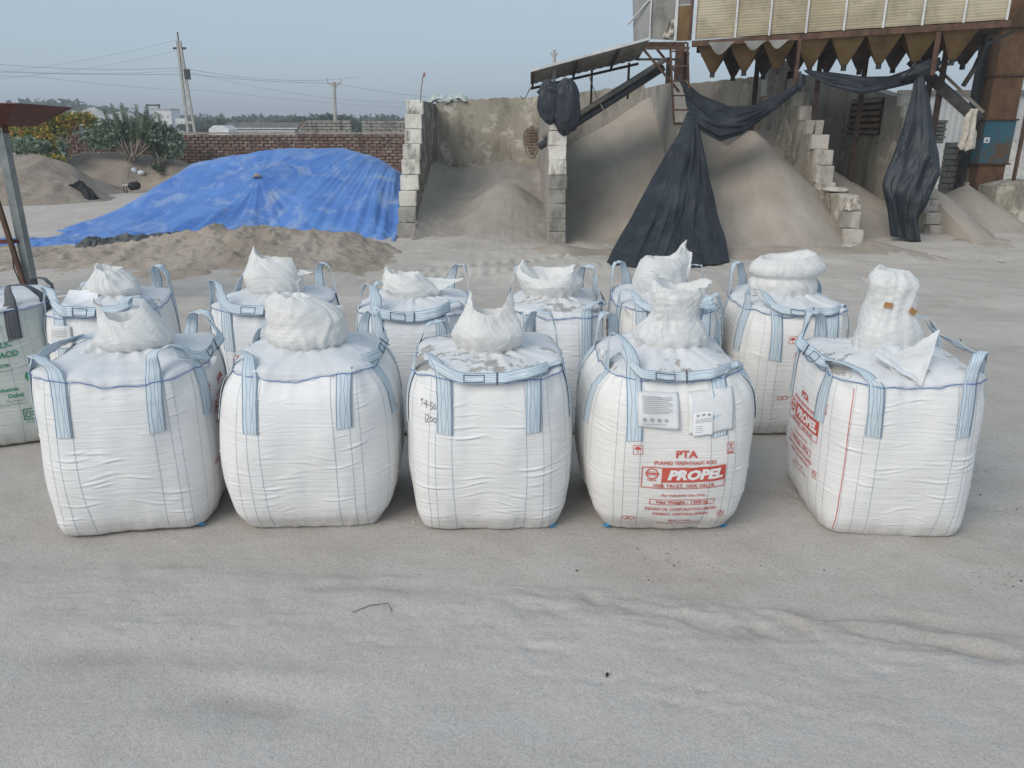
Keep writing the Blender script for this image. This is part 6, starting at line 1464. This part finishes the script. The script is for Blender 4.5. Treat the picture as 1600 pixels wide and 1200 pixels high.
# 5
b5, r5 = build_bag('rightmost front-row bag, tall ragged spout with brown tape patches, red print on left side', G(1288, 838), G(1505, 844), 505, 1.04, .93, 1.16, 1.06, .085, 'bag', 'top_some',
    {'fl': (.10, -.10, .10, .09), 'fr': (.16, .02, .02, .09), 'br': (.20, .0, -.02, .08), 'bl': (.22, 0, 0, .07)}, [('fl', 'bl', .05, .02, .0, .07), ('fr', 'br', .08, .0, .0, .06)], [('left', .04, .36, .25, .9, 1.0)], lean=(-.015, 0))
spout(b5, r5, (-.02, .02), .21, [(0, 1.0), (.06, 1.0), (.14, .92), (.26, .74), (.36, .68), (.44, .66), (.50, .40)], [(150, .04, 40, 0)], (-.02, .02), 18, 'film', .018, squash=(1.0, .85), dip=.06, gathers=10)
flap(r5, [(-.20, -.36, 1.19), (-.02, -.52, 1.03), (.15, -.28, 1.38), (-.02, -.27, 1.25)], 'film', 71, .025)
flap(r5, [(-.24, -.34, 1.22), (-.04, -.51, 1.035), (-.02, -.26, 1.24), (-.16, -.24, 1.26)], 'top', 73, .012)
g = random.Random(3); m = MB()
for k in range(26):
    a = g.uniform(1.9, 3.9); p = np.array((-.10+.07*cos(a), .02, 1.50)); d = np.array((g.uniform(-.08, .03), g.uniform(-.04, .04), g.uniform(.01, .08))); m.tube([p+np.array((g.uniform(0, .09), 0, 0)), p+d+np.array((g.uniform(0, .09), 0, 0))], .0018, 3)
m.build('frayed_threads', M['film'], r5)
sp5 = np.array([v.co[:] for v in next(o_ for o_ in r5.children if o_.name.startswith('tied_spout')).data.vertices])
for (x, z, rot_) in [(-.095, 1.41, .1), (.055, 1.375, .6)]:
    near = sp5[(np.abs(sp5[:, 0]-x) < .03) & (np.abs(sp5[:, 2]-z) < .02)]; yy = near[:, 1].min() if len(near) else -.15
    mm = MB(); mm.box((0, 0, 0), (.050, .006, .034), 0); mm.build('brown_tape_patch', M['tape'], r5, loc=(x, yy-.006, z), rot=(0, rot_, -.25 if x < 0 else .25))
S_ = MB(); zs = np.linspace(.02, 1.0, 60); P_ = b5.face('front', -.40*(1+.06*np.sin(pi*zs)), zs, .0035); Q_ = b5.face('front', -.394*(1+.06*np.sin(pi*zs)), zs, .0035)
S_.add(np.stack([P_, Q_], 1).reshape(-1, 3), [(2*i, 2*i+1, 2*i+3, 2*i+2) for i in range(59)]); S_.build('red_stitch_line', M['thread_red'], r5)
cord(r5, (-.02, .02), .195, 1.10, sy=.85)

# second row ------------------------------------------------------
R2 = (224, 130)
def GX_(pxl, pxr, Yf, sk=0.0):
    """front base corners at distance Yf from the columns where the shoulders show"""
    a, b_ = at(pxl, 505, Yf), at(pxr, 505, Yf); return (a[0], a[1], 0), (b_[0], b_[1]+sk, 0)
b6, r6 = build_bag('leftmost rear-row bag, dusty, crumpled knotted spout with blank white sheet on top', *GX_(64, 218, 5.85, .12), 606, 1.06, .95, 1.16, 1.05, .07, 'bag', 'top_some',
    {'fl': (.20, -.02, .05, .08), 'fr': (.12, .0, .0, .08), 'br': (.24, .0, -.05, .08), 'bl': (.1, 0, 0, .08)}, [('fl', 'fr', .06, .03, .01, .09)], res=R2)
spout(b6, r6, (.02, .0), .22, [(0, .9), (.06, 1.0), (.10, .92), (.16, .62), (.21, .4)], [(140, .05, 50, 0), (20, .02, 50, .05)], (-.03, .02), 25, 'film_warm', .032, squash=(1.05, .85))
flap(r6, [(-.32, -.34, 1.12), (-.02, -.36, 1.10), (-.04, -.16, 1.25), (-.26, -.16, 1.26)], 'paper', 75, .006, 'blank_paper_sheet')
m = MB(); m.tube([(-.16, -.10, 1.17), (-.30, -.14, 1.15), (-.44, -.16, 1.13), (-.50, -.16, 1.18), (-.42, -.15, 1.19), (-.28, -.12, 1.17)], .008, 6); m.build('white_tie_tape', M['film'], r6, True)
tagcard(b6, r6, 'front', -.36, -.16, .82, 1.0, .014, 'pocket', 'document_pocket')
pl2 = Print()
for k in range(4): pl2.line([(-.34, .96-.014*k), (-.20, .96-.014*k)], .003, 'ink_grey')
for k in range(3): pl2.ring(-.32+.05*k, .86, .004, .010, mat='ink_grey')
pl2.build(b6, 'front', 0, 0, 1, r6, 'label_print', off=.017)
for o_ in list(r6.children):
    if o_.name.startswith('label_print'): o_['kind'] = 'stuff'
b7, r7 = build_bag('second bag of the rear row, with a rounded pointed spout tied with white tape', *GX_(326, 492, 6.05), 707, 1.06, .93, 1.16, 1.04, .07, 'bag_blue', 'top',
    {'fl': (.22, -.03, .05, .08), 'fr': (.08, .0, .0, .08), 'br': (.26, .0, -.05, .07), 'bl': (.18, 0, 0, .08)}, [('fl', 'fr', .05, .04, .012, .09)], [('front', .02, .35, .2, .85, 1.0)], res=R2)
spout(b7, r7, (.0, .0), .235, [(0, .9), (.05, 1.0), (.17, .97), (.25, .62), (.30, .34)], [(185, .10, 40, .0), (355, .0, 22, .14)], (-.05, .0), 33, 'film_warm', .012, squash=(1.0, .8), gathers=18, dip=.3)
flap(r7, [(-.10, -.10, 1.34), (.16, -.06, 1.31), (.33, .0, 1.345), (.02, .05, 1.40)], 'film', 81, .015)
cord(r7, (0, 0), .21, 1.115, sy=.85); MB().tube([(.18, -.12, 1.09), (.24, -.14, 1.16), (.22, -.14, 1.22), (.26, -.15, 1.26)], .007, 6).build('white_tie_tape', M['film'], r7, True)
b8, r8 = build_bag('third bag of the rear row, with a twisted spout whose flap points right', *GX_(556, 722, 6.0), 808, 1.04, .93, 1.15, 1.04, .07, 'bag_blue', 'top',
    {'fl': (.22, .03, .05, .08), 'fr': (.10, .0, .0, .08), 'br': (.26, .03, -.02, .06), 'bl': (.1, 0, 0, .08)}, [('fl', 'fr', .04, .05, .012, .09)], res=R2)
spout(b8, r8, (-.02, .0), .22, [(0, .9), (.05, 1.0), (.10, 1.02), (.16, .80), (.20, .55)], [(180, .05, 50, .03)], (-.06, .0), 37, 'film_warm', .026, squash=(1.1, .8), dip=.3)
flap(r8, [(-.22, -.08, 1.24), (.12, -.12, 1.20), (.42, .0, 1.30), (-.10, .08, 1.32)], 'film', 91, .022); flap(r8, [(-.26, -.14, 1.24), (-.05, -.16, 1.18), (.0, -.05, 1.30), (-.22, -.05, 1.33)], 'film', 93, .02)
b9, r9 = build_bag('fourth bag of the rear row, sand-dusted top and a wide open bowl-like spout', *GX_(800, 942, 6.0), 909, 1.04, .93, 1.15, 1.05, .07, 'bag_blue', 'top_dusty',
    {'fl': (.02, 0, .0, .08), 'fr': (.10, .0, .0, .08), 'br': (.24, .02, -.02, .08), 'bl': (.26, 0, 0, .05)}, [('fr', 'br', .06, .02, .0, .07)], res=R2)
spout(b9, r9, (-.03, .0), .215, [(0, .92), (.05, 1.0), (.11, 1.05), (.17, 1.06), (.21, .92)], [(165, .09, 20, .0), (15, .05, 30, .02), (250, -.05, 50, 0)], (-.01, .0), 41, 'film_warm', .018, squash=(1.1, .9), dip=.45, gathers=15)
b10, r10 = build_bag('fifth bag of the rear row, half hidden, its puffy spout ending in a curled horn', *GX_(974, 1132, 6.1), 1010, 1.05, .93, 1.15, 1.04, .07, 'bag_warm', 'top',
    {'fl': (.14, -.03, .05, .07), 'fr': (.12, .0, .0, .08), 'br': (.24, .02, -.02, .05), 'bl': (.26, -.03, 0, .05)}, [('fl', 'fr', .04, .03, .012, .07)], res=R2)
spout(b10, r10, (-.05, .02), .21, [(0, .9), (.05, 1.0), (.13, 1.03), (.22, .88), (.28, .6)], [(10, .15, 24, .04), (195, .02, 50, 0)], (.02, .0), 47, 'film', .018, squash=(1.1, .85), dip=.25)
flap(r10, [(.04, -.04, 1.28), (.20, -.02, 1.28), (.22, .02, 1.50), (.10, .0, 1.56)], 'film', 95, .02)
flap(r10, [(-.44, -.42, 1.12), (-.30, -.46, .98), (-.24, -.40, 1.02), (-.30, -.34, 1.13)], 'film_warm', 97, .015)
b11, r11 = build_bag('rightmost bag of the rear row, warm white, with a thick rolled ring-shaped spout', *GX_(1178, 1330, 6.0), 1111, 1.06, .95, 1.20, 1.04, .07, 'bag_warm', 'top',
    {'fl': (.18, -.06, .06, .08), 'fr': (.05, .0, .0, .08), 'br': (.20, -.02, -.02, .06), 'bl': (.26, -.02, 0, .07)}, [('fl', 'fr', .03, .02, .012, .06)], [('front', .20, .40, .2, .85, 1.0)], res=R2)
spout(b11, r11, (-.01, .02), .26, [(0, .93), (.04, 1.0), (.10, 1.04), (.14, .98), (.155, .96), (.19, 1.07), (.25, 1.04), (.31, .80)], [(30, .05, 40, 0), (330, .03, 50, .0)], (-.01, .0), 53, 'film_warm', .013, squash=(1.08, .85), dip=.25, gathers=15, facet=.6)
flap(r11, [(-.26, -.50, .93), (-.18, -.53, .88), (-.02, -.52, 1.03), (-.05, -.50, 1.06)], 'film_warm', 99, .012)
# far left bag with green print
b12, r12 = build_bag('greyish bag with green print at the left edge, clear plastic and dark loops on top', (-4.62, 5.52, 0), (-3.72, 5.92, 0), 1212, 1.12, .95, 1.12, 1.04, .07, 'bag_green', 'top',
    {'fr': (.16, -.08, .1, .05), 'fl': (.1, 0, 0, .06), 'br': (.1, 0, 0, .05), 'bl': (.1, 0, 0, .05)}, (), strapmat='strap_grey', res=R2, group=None, legz=.2)
gp = Print(); K = dict(mat='ink_green')
gp.text('PURE TEREPHTHALIC', 0, .42, .052, bold=.002, xs=.9, **K); gp.text('ACID', .27, .33, .052, bold=.002, xs=.9, **K); gp.text('RAW MATERIAL FOR POLYESTER', .02, .25, .027, bold=.001, xs=.85, **K); gp.text('Not for Medicinal Use', .18, .21, .016, **K)
gp.ring(.40, .13, 0, .045, mat='ink_green'); gp.text('Reliance Industries', .12, .03, .036, bold=.0015, xs=.85, **K); gp.text('Dahej', .25, -.03, .036, bold=.0015, **K); gp.text('The Product', .24, -.07, .02, **K); gp.text('Made from Paraxylene', .2, -.10, .018, **K)
gp.frame(.27, .39, -.26, -.15, .010, mat='ink_green'); gp.frame(.29, .33, -.235, -.175, .008, mat='ink_green'); gp.text('S', .355, -.225, .05, bold=.003, **K); gp.text('IS 15030', .33, -.29, .016, **K)
gp.build(b12, 'front', 0, .46, .92, r12, 'green_lettering')
for k, (x, y) in enumerate([(.05, -.2), (.25, -.1)]): flap(r12, [(x-.3, y-.28, 1.14), (x+.16, y-.32, 1.06), (x+.12, y+.05, 1.27-.04*k), (x-.2, y+.1, 1.24)], 'plastic', 111+k, .04, 'clear_plastic_sheet')
spout(b12, r12, (-.05, .05), .22, [(0, .9), (.06, 1.0), (.13, .9), (.18, .6)], [(90, .05, 60, 0)], (0, 0), 61, 'plastic', .03)
flap(r12, [(.36, -.44, .95), (.49, -.40, .92), (.49, -.1, 1.1), (.30, -.1, 1.19)], 'plastic', 117, .03, 'clear_plastic_sheet')
# sand crumbs fallen at each base
# ---------------------------------------------------------------- thin haze in the air
hm_ = bpy.data.materials.new('thin_haze'); hm_.use_nodes = True; t_ = hm_.node_tree; t_.nodes.clear()
pv = t_.nodes.new('ShaderNodeVolumePrincipled'); pv.inputs['Color'].default_value = (.86, .91, .97, 1); pv.inputs['Density'].default_value = .0016; pv.inputs['Anisotropy'].default_value = .1
ou = t_.nodes.new('ShaderNodeOutputMaterial'); t_.links.new(pv.outputs[0], ou.inputs['Volume'])
hzb = MB(); hzb.box((0, 730, 14), (1860, 1640, 34.5)); tag(hzb.build('haze', hm_), 'thin pale haze over the whole yard', None, None, 'stuff')
